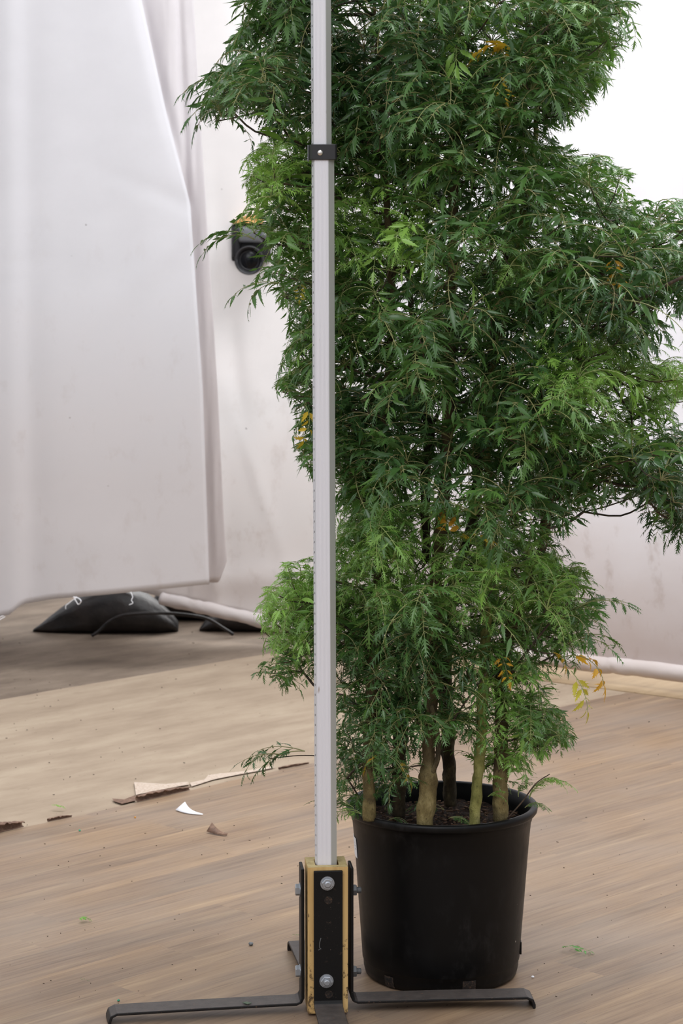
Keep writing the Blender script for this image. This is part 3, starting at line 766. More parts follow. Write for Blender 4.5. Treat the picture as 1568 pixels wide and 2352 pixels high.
# soil
bm = bmesh.new(); SZ = 0.338; rows = []
for j in range(41):
    r = 0.1905 * j / 40
    rows.append([bm.verts.new((PC.x + r * math.cos(2 * PI * q / 96), PC.y + r * math.sin(2 * PI * q / 96), SZ + 0.012 * fbm(r * math.cos(2 * PI * q / 96) * 30, r * math.sin(2 * PI * q / 96) * 30, 1.0, 4))) for q in range(96)])
for A_, B_ in zip(rows, rows[1:]):
    for q in range(96): bm.faces.new((A_[q], A_[(q + 1) % 96], B_[(q + 1) % 96], B_[q]))
bmesh.ops.remove_doubles(bm, verts=bm.verts[:], dist=1e-5)
build('potting_mix', bm, m_soil, plant, True)
# bark chips on the soil, uncountable
random.seed(3); bm = bmesh.new()
for _ in range(700):
    a = random.uniform(0, 2 * PI); r = 0.18 * math.sqrt(random.random()); s = random.uniform(.002, .008)
    bx(bm, (PC.x + r * math.cos(a), PC.y + r * math.sin(a), SZ + random.uniform(0, .008)), (s * random.uniform(1, 2), s * .5, s * .35), Matrix.Rotation(random.uniform(0, 6), 3, 'Z') @ Matrix.Rotation(random.uniform(-.8, .8), 3, 'X'))
m_chip = mat('brown_bark_chip', (96, 70, 52), 0.85)
tag(build('bark_chips', bm, m_chip, plant), kind='stuff')

# ---------------------------------------------------------------- trunks
def trunk(pts, rads, m, seed, base_y=None, knobs=(), n=18):
    P_ = []; R = []
    for (px, py, Y), r in zip(pts, rads): P_.append(P(px, py, Y)); R.append(r)
    Q = smooth_path(P_, 10); RR = list(np.interp(np.linspace(0, 1, len(Q)), np.linspace(0, 1, len(R)), R))
    for kz, kr in knobs:
        for i, p in enumerate(Q): RR[i] += kr * math.exp(-((p.z - kz) / 0.018) ** 2)
    bm = bmesh.new(); tube(bm, Q, RR, n)
    bmesh.ops.subdivide_edges(bm, edges=[e for e in bm.edges if e.calc_length() > 0.012][:6000], cuts=1, use_grid_fill=True)
    for v_ in bm.verts:
        s_ = 0.0045 * fbm(v_.co.x * 45, v_.co.y * 45, v_.co.z * 30 + seed, 3); v_.co += Vector((s_, s_, 0))
    o = build('trunk', bm, m, plant, True); return o, Q
yb = lambda px, py: G(px, py, SZ).y
TR = []
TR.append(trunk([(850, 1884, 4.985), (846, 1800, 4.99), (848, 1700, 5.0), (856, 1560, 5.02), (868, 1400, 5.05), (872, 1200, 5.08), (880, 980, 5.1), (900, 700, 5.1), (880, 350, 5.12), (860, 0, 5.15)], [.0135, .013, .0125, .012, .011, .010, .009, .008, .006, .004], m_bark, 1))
TR.append(trunk([(915, 1876, 5.06), (916, 1800, 5.06), (918, 1700, 5.07), (925, 1580, 5.07), (925, 1475, 5.07)], [.0145, .014, .0150, .0165, .017], m_barkd, 2, knobs=((0.44, .002),)))
TR.append(trunk([(973, 1905, 4.955), (980, 1840, 4.955), (983, 1785, 4.957), (985, 1720, 4.965), (992, 1600, 4.98), (1000, 1450, 5.0), (1003, 1300, 5.03), (1015, 1180, 5.05), (1025, 1080, 5.05), (1030, 900, 5.05), (1038, 650, 5.06), (1045, 400, 5.06), (1050, 150, 5.08), (1052, -150, 5.1), (1052, -420, 5.1)], [.0185, .019, .0175, .0135, .013, .013, .0125, .0125, .0125, .0115, .0105, .0095, .008, .006, .004], m_bark, 3, knobs=((P(980, 1785, 4.96).z, .004),)))
TR.append(trunk([(1034, 1850, 5.17), (1030, 1770, 5.17), (1025, 1660, 5.17), (1022, 1540, 5.17), (1040, 1350, 5.2), (1085, 1200, 5.22), (1100, 1050, 5.24), (1130, 800, 5.26), (1180, 500, 5.28), (1210, 150, 5.3), (1220, -200, 5.3)], [.015, .0145, .014, .0135, .0125, .012, .011, .010, .008, .006, .004], m_barkd, 4))
TR.append(trunk([(1087, 1905, 4.955), (1094, 1820, 4.96), (1103, 1700, 4.97), (1110, 1560, 4.98), (1118, 1400, 5.0), (1125, 1200, 5.04), (1120, 950, 5.08), (1180, 600, 5.12), (1230, 300, 5.15), (1240, 0, 5.18)], [.0115, .0118, .012, .0115, .0105, .0100, .009, .008, .006, .004], m_barkg, 5))
TR.append(trunk([(1148, 1886, 5.0), (1150, 1780, 5.0), (1150, 1650, 5.01), (1158, 1500, 5.03), (1200, 1370, 5.05), (1245, 1250, 5.08), (1262, 1150, 5.1), (1300, 950, 5.12), (1360, 700, 5.14), (1400, 560, 5.14)], [.0165, .016, .015, .0135, .0115, .010, .0095, .008, .006, .004], m_bark, 6))
TR.append(trunk([(980, 1290, 5.1), (975, 1120, 5.12), (985, 1000, 5.13), (968, 900, 5.13), (950, 760, 5.14), (930, 500, 5.16), (930, 200, 5.2)], [.009, .0095, .010, .009, .007, .005, .003], m_barkd, 7))
trunk_pts = []
for _, Q in TR: trunk_pts += Q
trunk_pts = [p for p in trunk_pts if p.z > 0.5]
TP = np.array([[p.x, p.y, p.z] for p in trunk_pts])

# ---------------------------------------------------------------- leaf templates
def nrm(v_): return v_ / (np.linalg.norm(v_) + 1e-12)
class LT:
    def __init__(s): s.v = []; s.q = []; s.mi = []
    def leaflet(s, o, a, n, L, W, seg, lobe, droop, rng, twist=0.0):
        a = nrm(a); n = nrm(n - a * np.dot(n, a)); b = np.cross(n, a)
        c, t = math.cos(twist), math.sin(twist); b, n = b * c + n * t, n * c - b * t
        base = len(s.v); mid = []; p = np.array(o, float); d = a.copy(); nn = n.copy()
        prof = [0.18, 0.85, 1.0, 0.8, 0.5, 0.22, 0.0]
        for i in range(seg + 1):
            u = i / seg; wv = np.interp(u, np.linspace(0, 1, 7), prof) * W
            s.v += [p.copy(), p + b * wv + nn * wv * .35, p - b * wv + nn * wv * .35]
            mid.append((p.copy(), d.copy(), wv, nn.copy()))
            p = p + d * (L / seg); an = droop / seg
            d2 = d * math.cos(an) - nn * math.sin(an); nn = nn * math.cos(an) + d * math.sin(an); d = d2
        for i in range(seg):
            k0 = base + 3 * i; k1 = k0 + 3
            s.q.append((k0, k1, k1 + 1, k0 + 1)); s.mi.append(0)
            s.q.append((k0, k0 + 2, k1 + 2, k1)); s.mi.append(0)
        for i in range(1, seg):
            if i >= seg: break
            pm, dm, wv, nm = mid[i]; k0 = base + 3 * i; kp = k0 - 3
            pm0 = mid[i - 1]
            for sg in (1, -1):
                ll = lobe * (1.0 - 0.5 * abs(i / seg - .4) * 2) * rng.uniform(.65, 1.25); fwd = rng.uniform(.65, 1.15)
                e1 = pm + b * sg * wv * .9 + nm * wv * .3; b0 = pm * .5 + pm0[0] * .5; e0 = b0 + b * sg * (wv + pm0[2]) * .42 + nm * wv * .3
                ax = nrm(b * sg * .75 + dm * fwd - nm * rng.uniform(-.1, .35)); md = e1 * .5 + e0 * .5 + ax * ll * .5; tip = e1 + ax * ll
                k = len(s.v); wd_ = dm * ll * .11
                s.v += [e0, e1, md + wd_, md - wd_, tip - nm * ll * .12]
                s.q.append((k, k + 1, k + 2, k + 3)); s.mi.append(0); s.q.append((k + 3, k + 2, k + 4, k + 4)); s.mi.append(0)
    def stalk(s, pts, r0, r1):
        base = len(s.v); n = 3; m = len(pts)
        for i, p in enumerate(pts):
            t = nrm(pts[min(i + 1, m - 1)] - pts[max(i - 1, 0)]); a = nrm(np.cross(t, np.array([.13, .2, 1.0]))); b = np.cross(t, a)
            r = r0 + (r1 - r0) * i / (m - 1)
            for q in range(n): s.v.append(p + (a * math.cos(2 * PI * q / n) + b * math.sin(2 * PI * q / n)) * r)
        for i in range(m - 1):
            for q in range(n): s.q.append((base + i * n + q, base + i * n + (q + 1) % n, base + (i + 1) * n + (q + 1) % n, base + (i + 1) * n + q)); s.mi.append(1)
    def done(s):
        s.v = np.array(s.v); s.q = np.array(s.q); s.mi = np.array(s.mi); return s
def compound(rng, fine, wm=1.0, entire=False):
    """a pinnate leaf along +X, arching down; unit: metre"""
    t = LT(); L = rng.uniform(.11, .15) if not fine else rng.uniform(.085, .12); n = 9
    p = np.zeros(3); el = rng.uniform(.15, .6); end = rng.uniform(-1.3, -.5); pts = [p.copy()]; dirs = []; side = rng.uniform(-.5, .5)
    for i in range(n):
        u = i / (n - 1); e = el + (end - el) * u; az = side * u
        d = np.array([math.cos(e) * math.cos(az), math.cos(e) * math.sin(az), math.sin(e)]); dirs.append(d); p = p + d * L / n; pts.append(p.copy())
    t.stalk(pts, .0014, .0007)
    st = 3 if not fine else 2
    for i in range(st - (0 if fine else 1), n, 1 if fine else (2 if rng.random() < .75 else 1)):
        d = dirs[i]; sd = nrm(np.cross(np.array([0, 0, 1.]), d)); up = np.cross(d, sd)
        u = (i - st) / (n - st)
        for s_ in (1, -1):
            sp = rng.uniform(.5, 1.25); a = d * math.cos(sp) + sd * s_ * math.sin(sp) - up * rng.uniform(0, .35)
            a = nrm(a); q0 = pts[i]; pl = rng.uniform(.004, .012)
            q1 = q0 + a * pl
            if not fine:
                t.stalk([q0, q0 + a * pl * .5, q1], .0008, .0006)
                ll = rng.uniform(.028, .056) * (1 - .3 * u)
                if entire:
                    ll *= 1.12; t.leaflet(q1, a, up, ll, ll * rng.uniform(.080, .115), 6, ll * rng.uniform(.07, .14), rng.uniform(-.4, 1.5), rng, rng.uniform(-1.2, 1.2)); continue
                t.leaflet(q1, a, up, ll, ll * rng.uniform(.055, .085) * wm, 5, ll * rng.uniform(.20, .36), rng.uniform(-.2, 1.3), rng, rng.uniform(-1.1, 1.1))
            else:
                ll = rng.uniform(.020, .034) * (1 - .45 * u)
                t.leaflet(q0, a, up, ll, ll * rng.uniform(.045, .06), 4, ll * rng.uniform(.36, .55), rng.uniform(-.2, 1.1), rng, rng.uniform(-.9, .9))
    up = np.cross(dirs[-1], nrm(np.cross(np.array([0, 0, 1.]), dirs[-1])))
    ll = (.05 if not fine else .03) * rng.uniform(.8, 1.1)
    t.leaflet(pts[-1], dirs[-1], np.array([0, 0, 1.]) if abs(dirs[-1][2]) < .9 else np.array([1., 0, 0]), ll, ll * .055 * wm, 6, ll * .3, .4, rng)
    return t.done()
rng = np.random.default_rng(11)
T_c = [compound(rng, False) for _ in range(12)]; T_f = [compound(rng, True) for _ in range(12)]; T_s = [compound(rng, False, 1.8, True) for _ in range(14)]; T_y = [compound(rng, False, 2.4) for _ in range(5)]

OUT = [(500, -420), (500, -200), (530, 0), (552, 60), (572, 100), (520, 130), (485, 190), (452, 262), (500, 300), (560, 272), (630, 282), (640, 300), (575, 342), (558, 400), (575, 470), (585, 510), (527, 545), (560, 590), (600, 600), (588, 655), (640, 690),
       (675, 725), (640, 768), (680, 800), (648, 865), (630, 905), (690, 950), (680, 1015), (680, 1085), (720, 1110), (775, 1130), (775, 1290), (710, 1285), (645, 1300), (635, 1345), (575, 1430), (620, 1475), (600, 1545), (690, 1590), (740, 1560), (775, 1620),
       (772, 1760), (772, 1870), (830, 1890), (860, 1800), (900, 1850), (945, 1850), (960, 1760), (1060, 1700), (1090, 1740), (1120, 1840), (1200, 1790), (1215, 1740), (1300, 1705), (1270, 1640), (1240, 1590), (1225, 1560), (1350, 1520), (1350, 1490), (1325, 1475), (1392, 1445), (1392, 1370), (1335, 1295), (1265, 1285),
       (1275, 1245), (1340, 1220), (1400, 1150), (1480, 1175), (1475, 1235), (1530, 1275), (1620, 1260), (1640, 1020), (1560, 985), (1490, 1010), (1500, 960), (1600, 940), (1640, 830), (1560, 800), (1470, 805), (1440, 790), (1530, 740), (1640, 700), (1660, 500), (1568, 452), (1480, 485), (1400, 478), (1398, 455), (1455, 425), (1420, 385), (1340, 365), (1255, 355), (1240, 300),
       (1310, 300), (1370, 235), (1415, 195), (1445, 100), (1455, 60), (1490, 10), (1500, -60), (1490, -420)]
OP = np.array(OUT, float)
def inside(x, y):
    r = False; j = len(OP) - 1
    for i in range(len(OP)):
        xi, yi = OP[i]; xj, yj = OP[j]
        if (yi > y) != (yj > y) and x < (xj - xi) * (y - yi) / (yj - yi) + xi: r = not r
        j = i
    return r
def dist(x, y):
    A = OP; B = np.roll(OP, -1, 0); d = B - A; w_ = np.array([x, y]) - A
    t = np.clip((w_ * d).sum(1) / ((d * d).sum(1) + 1e-9), 0, 1)
    return np.sqrt(((w_ - d * t[:, None]) ** 2).sum(1)).min()
# leafy masses: x, y, radius, age (0 old dark .. 1 young bright), finely cut?, depth, weight
MASS = [(620, 60, 90, .35, 0), (560, 200, 90, .25, 0), (640, 220, 80, .35, 0), (630, 400, 95, .85, 1), (660, 480, 80, .6, 0), (640, 600, 80, .5, 0), (680, 700, 60, .5, 0), (690, 820, 60, .45, 0), (700, 940, 60, .4, 0), (700, 1040, 50, .45, 0),
        (830, 60, 110, .12, 0), (850, 200, 110, .1, 0), (820, 350, 80, .3, 0), (1000, 80, 110, .18, 0), (1050, 60, 80, .8, 1), (1180, 60, 110, .3, 0), (1000, 250, 110, .3, 0), (1150, 230, 110, .35, 0), (1300, 80, 110, .4, 0), (1360, 160, 90, .6, 0), (1230, 150, 90, .4, 0), (1400, 40, 80, .5, 0),
        (900, 500, 105, .95, 1), (800, 560, 70, .7, 1), (1000, 420, 90, .4, 0), (1130, 420, 90, .3, 0), (1250, 420, 80, .45, 0), (1370, 420, 80, .55, 0), (1090, 560, 90, .35, 0), (1190, 620, 110, .45, 1), (1330, 560, 90, .3, 0), (1450, 540, 90, .25, 0), (1560, 560, 90, .3, 0),
        (820, 690, 90, .45, 0), (950, 720, 100, .28, 0), (900, 820, 100, .4, 0), (1060, 700, 90, .2, 0), (1180, 740, 90, .2, 0), (1270, 830, 75, .95, 1), (1330, 700, 90, .25, 0), (1450, 690, 80, .18, 0), (1550, 680, 70, .25, 0),
        (830, 930, 80, .15, 0), (920, 960, 80, .1, 0), (1130, 880, 90, .3, 0), (1220, 960, 90, .35, 0), (1340, 900, 90, .65, 1), (1450, 880, 80, .7, 1), (1550, 870, 80, .75, 1), (1400, 1000, 90, .5, 0), (1300, 1060, 100, .45, 0),
        (850, 1060, 80, .3, 0), (930, 1100, 70, .25, 0), (1050, 1160, 70, .5, 0), (1150, 1080, 90, .3, 0), (1230, 1130, 100, .22, 0), (1330, 1130, 70, .25, 0), (1540, 1080, 80, .12, 0), (1540, 1190, 60, .1, 0),
        (840, 1200, 80, .5, 1), (960, 1220, 100, .8, 1), (880, 1290, 90, .7, 1), (1040, 1260, 90, .75, 1), (1150, 1250, 90, .4, 0), (1180, 1360, 90, .6, 1), (1280, 1360, 85, .55, 1), (1330, 1410, 70, .45, 0), (1060, 1400, 90, .45, 1),
        (830, 1390, 80, .55, 1), (670, 1370, 70, .9, 1), (640, 1450, 60, .75, 1), (690, 1490, 70, .45, 0), (830, 1500, 80, .3, 0), (900, 1560, 70, .25, 0), (1000, 1480, 70, .25, 0), (1010, 1640, 60, .3, 0), (830, 1640, 70, .35, 0), (850, 1760, 60, .35, 0), (920, 1780, 50, .2, 0),
        (1120, 1500, 70, .4, 0), (1140, 1620, 70, .75, 0), (1160, 1720, 60, .75, 0), (1230, 1680, 60, .5, 0), (1250, 1500, 60, .45, 0), (1080, 1660, 50, .6, 0), (900, 1420, 50, .4, 0),
        (700, -100, 150, .35, 0), (900, -100, 150, .3, 0), (1100, -100, 150, .4, 0), (1300, -100, 150, .4, 0), (750, -300, 150, .35, 0), (1000, -300, 150, .4, 0), (1250, -300, 150, .4, 0)]
MA = np.array([m_[:5] for m_ in MASS], float)
SPARSE = [(1035, 970, 60, .85), (905, 1425, 45, .8), (990, 1700, 60, .5), (1000, 1800, 120, .9), (1010, 1560, 50, .4), (960, 1040, 50, .6), (1190, 800, 40, .3), (1090, 1800, 60, .8), (1075, 1560, 40, .5), (1060, 1120, 35, .6), (1210, 330, 30, .5), (800, 310, 28, .7), (1020, 1070, 45, .9)]
random.seed(21); nprng = np.random.default_rng(5)
rosettes = []
tries = 0
def density(px, py):
    d = 1.0
    if py > 1500: d = .55
    if py > 1500 and px < 890: d = .75
    if py > 1700: d *= .8
    if py < -20: d = .35
    for (sx_, sy_, sr, sa) in SPARSE:
        d *= 1 - sa * math.exp(-(((px - sx_) ** 2 + (py - sy_) ** 2) / sr ** 2))
    return d
while len(rosettes) < 1050 and tries < 60000:
    tries += 1
    px, py = random.uniform(450, 1640), random.uniform(-400, 1860)
    if not inside(px, py): continue
    dd = dist(px, py)
    if (940 < px < 1015 and py > 1690) or dd < 14 or math.hypot(px - 575, py - 600) < 62: continue
    if random.random() > density(px, py): continue
    T = min(.34, .05 + .44 * math.sqrt(dd / 300.0))
    Y = 5.13 + random.uniform(-1, 1) * T
    mn_ = 4.80
    if 640 < px < 850: mn_ = 5.03
    if py > 1450: T = min(T, .14); Y = 5.04 + random.uniform(-1, 1) * T
    Y = max(Y, mn_ + random.uniform(0, .05))
    p = P(px, py, Y)
    if any((p - r_[0]).length < .027 for r_ in rosettes): continue
    dm = np.hypot(MA[:, 0] - px, MA[:, 1] - py) / MA[:, 2] + nprng.normal(0, .12, len(MA)); k_ = int(dm.argmin())
    rosettes.append((p, MA[k_, 3], MA[k_, 4], px, py, dd, Y))
low = [(790, 890, 1100, 1870, 44), (1100, 1200, 1480, 1800, 20), (1190, 1290, 1560, 1720, 12), (890, 1000, 1480, 1830, 12), (1000, 1090, 1480, 1700, 5), (600, 700, 1330, 1560, 14), (790, 900, 1000, 1300, 20)]
for (xa, xb, ya, yb_, cnt_) in low:
    done_ = 0; tr_ = 0
    while done_ < cnt_ and tr_ < 4000:
        tr_ += 1; px, py = random.uniform(xa, xb), random.uniform(ya, yb_)
        if not inside(px, py) or (945 < px < 1012 and py > 1690): continue
        Y = 5.03 + random.uniform(-.13, .14); Y = max(Y, 5.03) if px < 850 else Y; p = P(px, py, Y)
        if any((p - r_[0]).length < .024 for r_ in rosettes): continue
        dm = np.hypot(MA[:, 0] - px, MA[:, 1] - py) / MA[:, 2] + nprng.normal(0, .12, len(MA)); k_ = int(dm.argmin())
        rosettes.append((p, MA[k_, 3], MA[k_, 4], px, py, max(30, dist(px, py)), Y)); done_ += 1
print('rosettes', len(rosettes), 'tries', tries)

Vs, Qs, Ms, Ages = [], [], [], []; off = 0
def add_leaf(tp, p, M3, sc, age):
    global off
    v_ = (tp.v * sc) @ M3.T + np.array(p); Vs.append(v_); Qs.append(tp.q + off); Ms.append(tp.mi); Ages.append(np.full(len(v_), age)); off += len(v_)
def frame(az, el, roll):
    M = Matrix.Rotation(az, 3, 'Z') @ Matrix.Rotation(-el, 3, 'Y') @ Matrix.Rotation(roll, 3, 'X'); return np.array(M)
bmb = bmesh.new()
# branching skeleton: every leaf rosette joins the nearest trunk point or an inner rosette
RP = np.array([[r_[0].x, r_[0].y, r_[0].z] for r_ in rosettes])
def attach_cost(p, cand, pl):
    d_ = cand - p; L_ = np.linalg.norm(d_, axis=1); return L_ + .55 * pl + .35 * np.maximum(0, d_[:, 2] + .02) * (L_ > 0)
tr_d = np.array([np.linalg.norm(TP - q, axis=1).min() for q in RP]); order = np.argsort(tr_d)
nodes = TP.copy(); plen = np.zeros(len(TP)); owner = [-1] * len(TP); par = {}
for i_ in order:
    p_ = RP[i_]; cst = attach_cost(p_, nodes, plen); j_ = int(cst.argmin()); par[int(i_)] = (Vector(nodes[j_]), owner[j_])
    nodes = np.vstack([nodes, p_]); plen = np.append(plen, plen[j_] + np.linalg.norm(nodes[j_] - p_)); owner.append(int(i_))
load = {int(i_): 1 for i_ in order}
for i_ in order[::-1]:
    o_i = par[int(i_)][1]
    if o_i >= 0: load[o_i] += load[int(i_)]
for i_, (q, o_i) in par.items():
    p = rosettes[i_][0]; L_ = (q - p).length
    r1_ = min(.006, .0011 * load[i_] ** .45); r0_ = min(.007, .0011 * (load[i_] + 1) ** .45)
    mid = q.lerp(p, .5) + Vector((random.uniform(-.1, .1), random.uniform(-.1, .1), random.uniform(-.14, .02))) * L_
    tube(bmb, smooth_path([q, mid, p], 3), list(np.linspace(r0_, r1_, 7)), 5, cap=False)
for (p, age, fine, px, py, dd, Y) in rosettes:
    outw = math.atan2(p.y - PC.y, p.x - PC.x)
    nl = random.randint(5, 7) if not fine else random.randint(6, 8)
    sc0 = 1.0 if dd > 45 else (.72 if dd > 28 else .6)
    if py > 1480: sc0 = max(sc0 * .75, .55)
    for j in range(nl):
        for attempt in range(4):
            az = random.gauss(outw, 1.5) if random.random() < .7 else random.uniform(0, 2 * PI)
            el = random.uniform(-.5, .9); sc = sc0 * random.uniform(.75, 1.15) * (.85 ** attempt)
            M3 = frame(az, el, random.uniform(-.35, .35))
            tp = random.choice(T_f if (fine and random.random() < .8) or (not fine and random.random() < .12) else T_c)
            if tp in T_c and random.random() < (.72 if py < 1150 else .35): tp = random.choice(T_s)
            tip = Vector(tp.v[-1] * sc @ M3.T) + p; tx, ty = px_of(tip)
            if not inside(tx, ty) and dist(tx, ty) > (10 if py < 1480 else 32): continue
            if 690 < tx < 800 and tip.y < 4.95: continue
            if math.hypot(tx - 572, ty - 600) < 46: continue
            if tip.z < .42 and (tip - PC).to_2d().length < .24 and tip.z < .36: continue
            wv_ = (tp.v * sc) @ M3.T + np.array(p)
            if ((wv_[:, 1] < 4.90) & (wv_[:, 0] > -.10) & (wv_[:, 0] < .035)).any(): continue
            a_ = min(1, max(0, age + random.gauss(0, .11) + (.1 if fine else 0)))
            add_leaf(tp, p, M3, sc, a_); break
build('branches', bmb, m_twig, plant, True)
def leaf_object(name, V, Q, Mi, A, mats, parent):
    V = np.concatenate(V); Q = np.concatenate(Q); Mi = np.concatenate(Mi); A = np.concatenate(A)
    tri = Q[:, 2] == Q[:, 3]
    me = bpy.data.meshes.new(name); cnt = np.where(tri, 3, 4); loops = Q[np.arange(4)[None, :] < cnt[:, None]]
    me.vertices.add(len(V)); me.vertices.foreach_set('co', V.ravel())
    me.loops.add(len(loops)); me.loops.foreach_set('vertex_index', loops.astype(np.int32))
    st_ = np.concatenate([[0], np.cumsum(cnt)[:-1]]).astype(np.int32)
    me.polygons.add(len(Q)); me.polygons.foreach_set('loop_start', st_); me.polygons.foreach_set('loop_total', cnt.astype(np.int32))
    me.polygons.foreach_set('material_index', Mi.astype(np.int32)); me.update(calc_edges=True)
    at = me.attributes.new('age', 'FLOAT', 'POINT'); at.data.foreach_set('value', A.astype(np.float32))
    return link_mesh(name, me, mats, parent)
# the hand-placed sprays that stand out in the photo: x, y, Y, azimuth, elevation, scale, age, fine
EX = [(700, 1725, 5.10, PI * .98, -.1, .95, .2, 0), (650, 1735, 5.08, PI * 1.0, -.1, .7, .15, 0), (1215, 1835, 4.98, .1, .8, .8, .9, 1), (1235, 1800, 4.97, .05, .35, .75, .95, 1), (1190, 1830, 4.98, .4, 1.0, .6, .5, 1), (1205, 1855, 5.0, -.3, .5, .55, .5, 1),
      (830, 1870, 4.93, PI * 1.1, .3, .6, .8, 0), (812, 1855, 4.93, PI * .95, .1, .6, .35, 0), (800, 1845, 4.94, PI * .9, .2, .45, .5, 1), (1030, 1880, 4.99, -.4, .05, .55, .35, 1), (890, 1885, 5.0, -.2, .0, .45, .2, 0), (1120, 1830, 4.98, -.6, .4, .5, .8, 1), (1020, 1860, 5.0, PI, .1, .5, .15, 0),
      (545, 235, 5.1, PI, -.1, .9, .2, 0), (530, 180, 5.1, PI * 1.05, -.2, .8, .2, 0), (560, 215, 5.1, PI * .95, .1, .9, .3, 0), (585, 550, 5.05, PI * .97, -.1, .85, .35, 0), (640, 650, 5.05, PI, -.3, .8, .4, 0), (1300, 1480, 5.0, .1, .2, .9, .5, 0), (1320, 1400, 5.0, .1, .25, .9, .4, 0), (1260, 1430, 5.0, .15, .3, .9, .5, 0)]
for (px, py, Y, az, el, sc, age, fine) in EX:
    for q in range(2): add_leaf(random.choice(T_f if fine else (T_s if py < 700 else T_c)), P(px, py, Y), frame(az + random.uniform(-.25, .25), el + random.uniform(-.2, .2), random.uniform(-.3, .3)), sc, age)
leaf_object('foliage', Vs, Qs, Ms, Ages, [m_leaf, m_stalk], plant)
print('leaf faces', sum(len(q) for q in Qs))
# a few named bare branches
def twig(pts, r0, r1, m=m_twig, name='bare_twig'):
    Q = smooth_path([P(*p) for p in pts], 6); bm = bmesh.new(); tube(bm, Q, list(np.linspace(r0, r1, len(Q))), 7); return build(name, bm, m, plant, True)
twig([(1165, 1880, 4.98), (1200, 1840, 4.97), (1230, 1800, 4.96), (1262, 1778, 4.95)], .0018, .0010)
twig([(1380, 760, 5.0), (1440, 710, 4.98), (1500, 670, 4.96), (1570, 635, 4.95)], .006, .0035)
twig([(1165, 1560, 4.97), (1215, 1490, 4.96), (1280, 1410, 4.95), (1320, 1370, 4.95)], .0035, .0015)
twig([(1215, 1490, 4.96), (1250, 1500, 4.95), (1290, 1503, 4.95)], .002, .001)
twig([(1040, 970, 5.0), (1085, 985, 4.97), (1140, 1003, 4.95), (1190, 1010, 4.95)], .0022, .0012)
twig([(850, 1750, 5.05), (790, 1742, 5.08), (700, 1735, 5.10), (620, 1742, 5.08)], .0018, .001)
twig([(860, 950, 5.03), (905, 970, 5.02), (950, 1000, 5.02)], .0015, .001)
twig([(1000, 1730, 4.95), (1050, 1640, 4.93), (1110, 1555, 4.92), (1140, 1520, 4.92)], .0025, .0014)
twig([(985, 1790, 4.95), (1005, 1740, 4.94), (1003, 1680, 4.95), (990, 1620, 4.96)], .0055, .006, m_barkd, 'side_stem')
twig([(984, 1000, 5.12), (1000, 960, 5.10), (1010, 940, 5.10)], .004, .003)
twig([(975, 1010, 5.11), (955, 930, 5.10), (945, 870, 5.10)], .005, .004)
# yellowed leaves
YL = [(1190, 120, 4.83, 2.6, .2, .8), (1148, 165, 4.85, -1.6, -.9, .5), (1405, 585, 4.9, -1.4, -.8, .55), (700, 930, 5.04, -1.2, -1.0, .7), (1030, 1240, 4.88, 1.6, 1.2, .6), (1040, 1240, 4.88, .05, .0, .65), (900, 1735, 4.97, 3.0, -.1, .6), (905, 1740, 4.97, -.3, -.7, .55),
      (1290, 1510, 4.94, -.25, -.2, .95), (1310, 1540, 4.94, -.5, -.95, .8), (1255, 1500, 4.95, .2, -.3, .45), (1150, 1500, 4.93, -1.4, -.9, .5), (690, 645, 5.05, -1.5, -1, .4)]
for (px, py, Y, az, el, sc) in YL:
    Vs, Qs, Ms, Ages = [], [], [], []; off = 0
    add_leaf(random.choice(T_y), P(px, py, Y), frame(az, el, random.uniform(-.3, .3)), sc * .95, random.choice([.2, .5, .6, .9]))
    tag(leaf_object('yellow_leaf', Vs, Qs, Ms, Ages, [m_yleaf, m_stalk], plant), 'yellowed leaf')

# ---------------------------------------------------------------- torn vinyl and litter on the floor
def curl(name, px0, px1, r, label, m=m_brownv, turns=1.25, seed=1.0, offs=0.0):
    a, b = vinyl_edge_point(px0), vinyl_edge_point(px1); d = (b - a); L = d.length; d.normalize(); nn = Vector((-d.y, d.x, 0))
    bm = bmesh.new(); rows = []; nu = 24; na = 16
    for i in range(nu + 1):
        u = i / nu; rr = r * (0.55 + 0.45 * math.sin(PI * min(1, u * .7 + .3))) * (1 + .15 * fbm(u * 6, seed)); row = []
        tt = turns * (1 + .25 * fbm(u * 9, seed + 2)) * PI
        for j in range(na + 1):
            an = -PI / 2 + tt * j / na; rj = rr * (1 - .25 * j / na)
            row.append(bm.verts.new(a + d * (L * u) + nn * (offs + rj * -math.cos(an) * -1) + Vector((0, 0, rr + .001 + rj * math.sin(an)))))
        rows.append(row)
    for A_, B_ in zip(rows, rows[1:]):
        for j in range(na): bm.faces.new((A_[j], B_[j], B_[j + 1], A_[j + 1]))
    o = build(name, bm, m, None, True); s = o.modifiers.new('t', 'SOLIDIFY'); s.thickness = .0016
    tag(o, label, 'torn vinyl'); return center_origin(o)
curl('peeling_vinyl', -60, 58, .016, 'brown curled strip of torn vinyl at the left edge of the photo', seed=1.0)
curl('peeling_vinyl', 312, 436, .0115, 'longest curled strip of torn vinyl left of the pole, with pale torn backing behind it', seed=2.0)
curl('peeling_vinyl', 118, 158, .006, 'short thin brown curl of vinyl beside a green moss tuft', seed=3.0)
curl('peeling_vinyl', 640, 716, .005, 'low dark curl of vinyl edge just left of the pole foot branch', seed=4.0)
def scrap(name, pts, m, label, cat, z=0.001, lift=None, th=.0008):
    bm = bmesh.new(); n = len(pts); vs = []
    for i, (x, y) in enumerate(pts):
        zz = z + (lift[i] if lift else 0); vs.append(bm.verts.new(G(x, y, zz)))
    bm.faces.new(vs); o = build(name, bm, m); bmesh_tri = o.modifiers.new('tri', 'TRIANGULATE'); s = o.modifiers.new('t', 'SOLIDIFY'); s.thickness = th; s.offset = 1
    tag(o, label, cat); return center_origin(o)
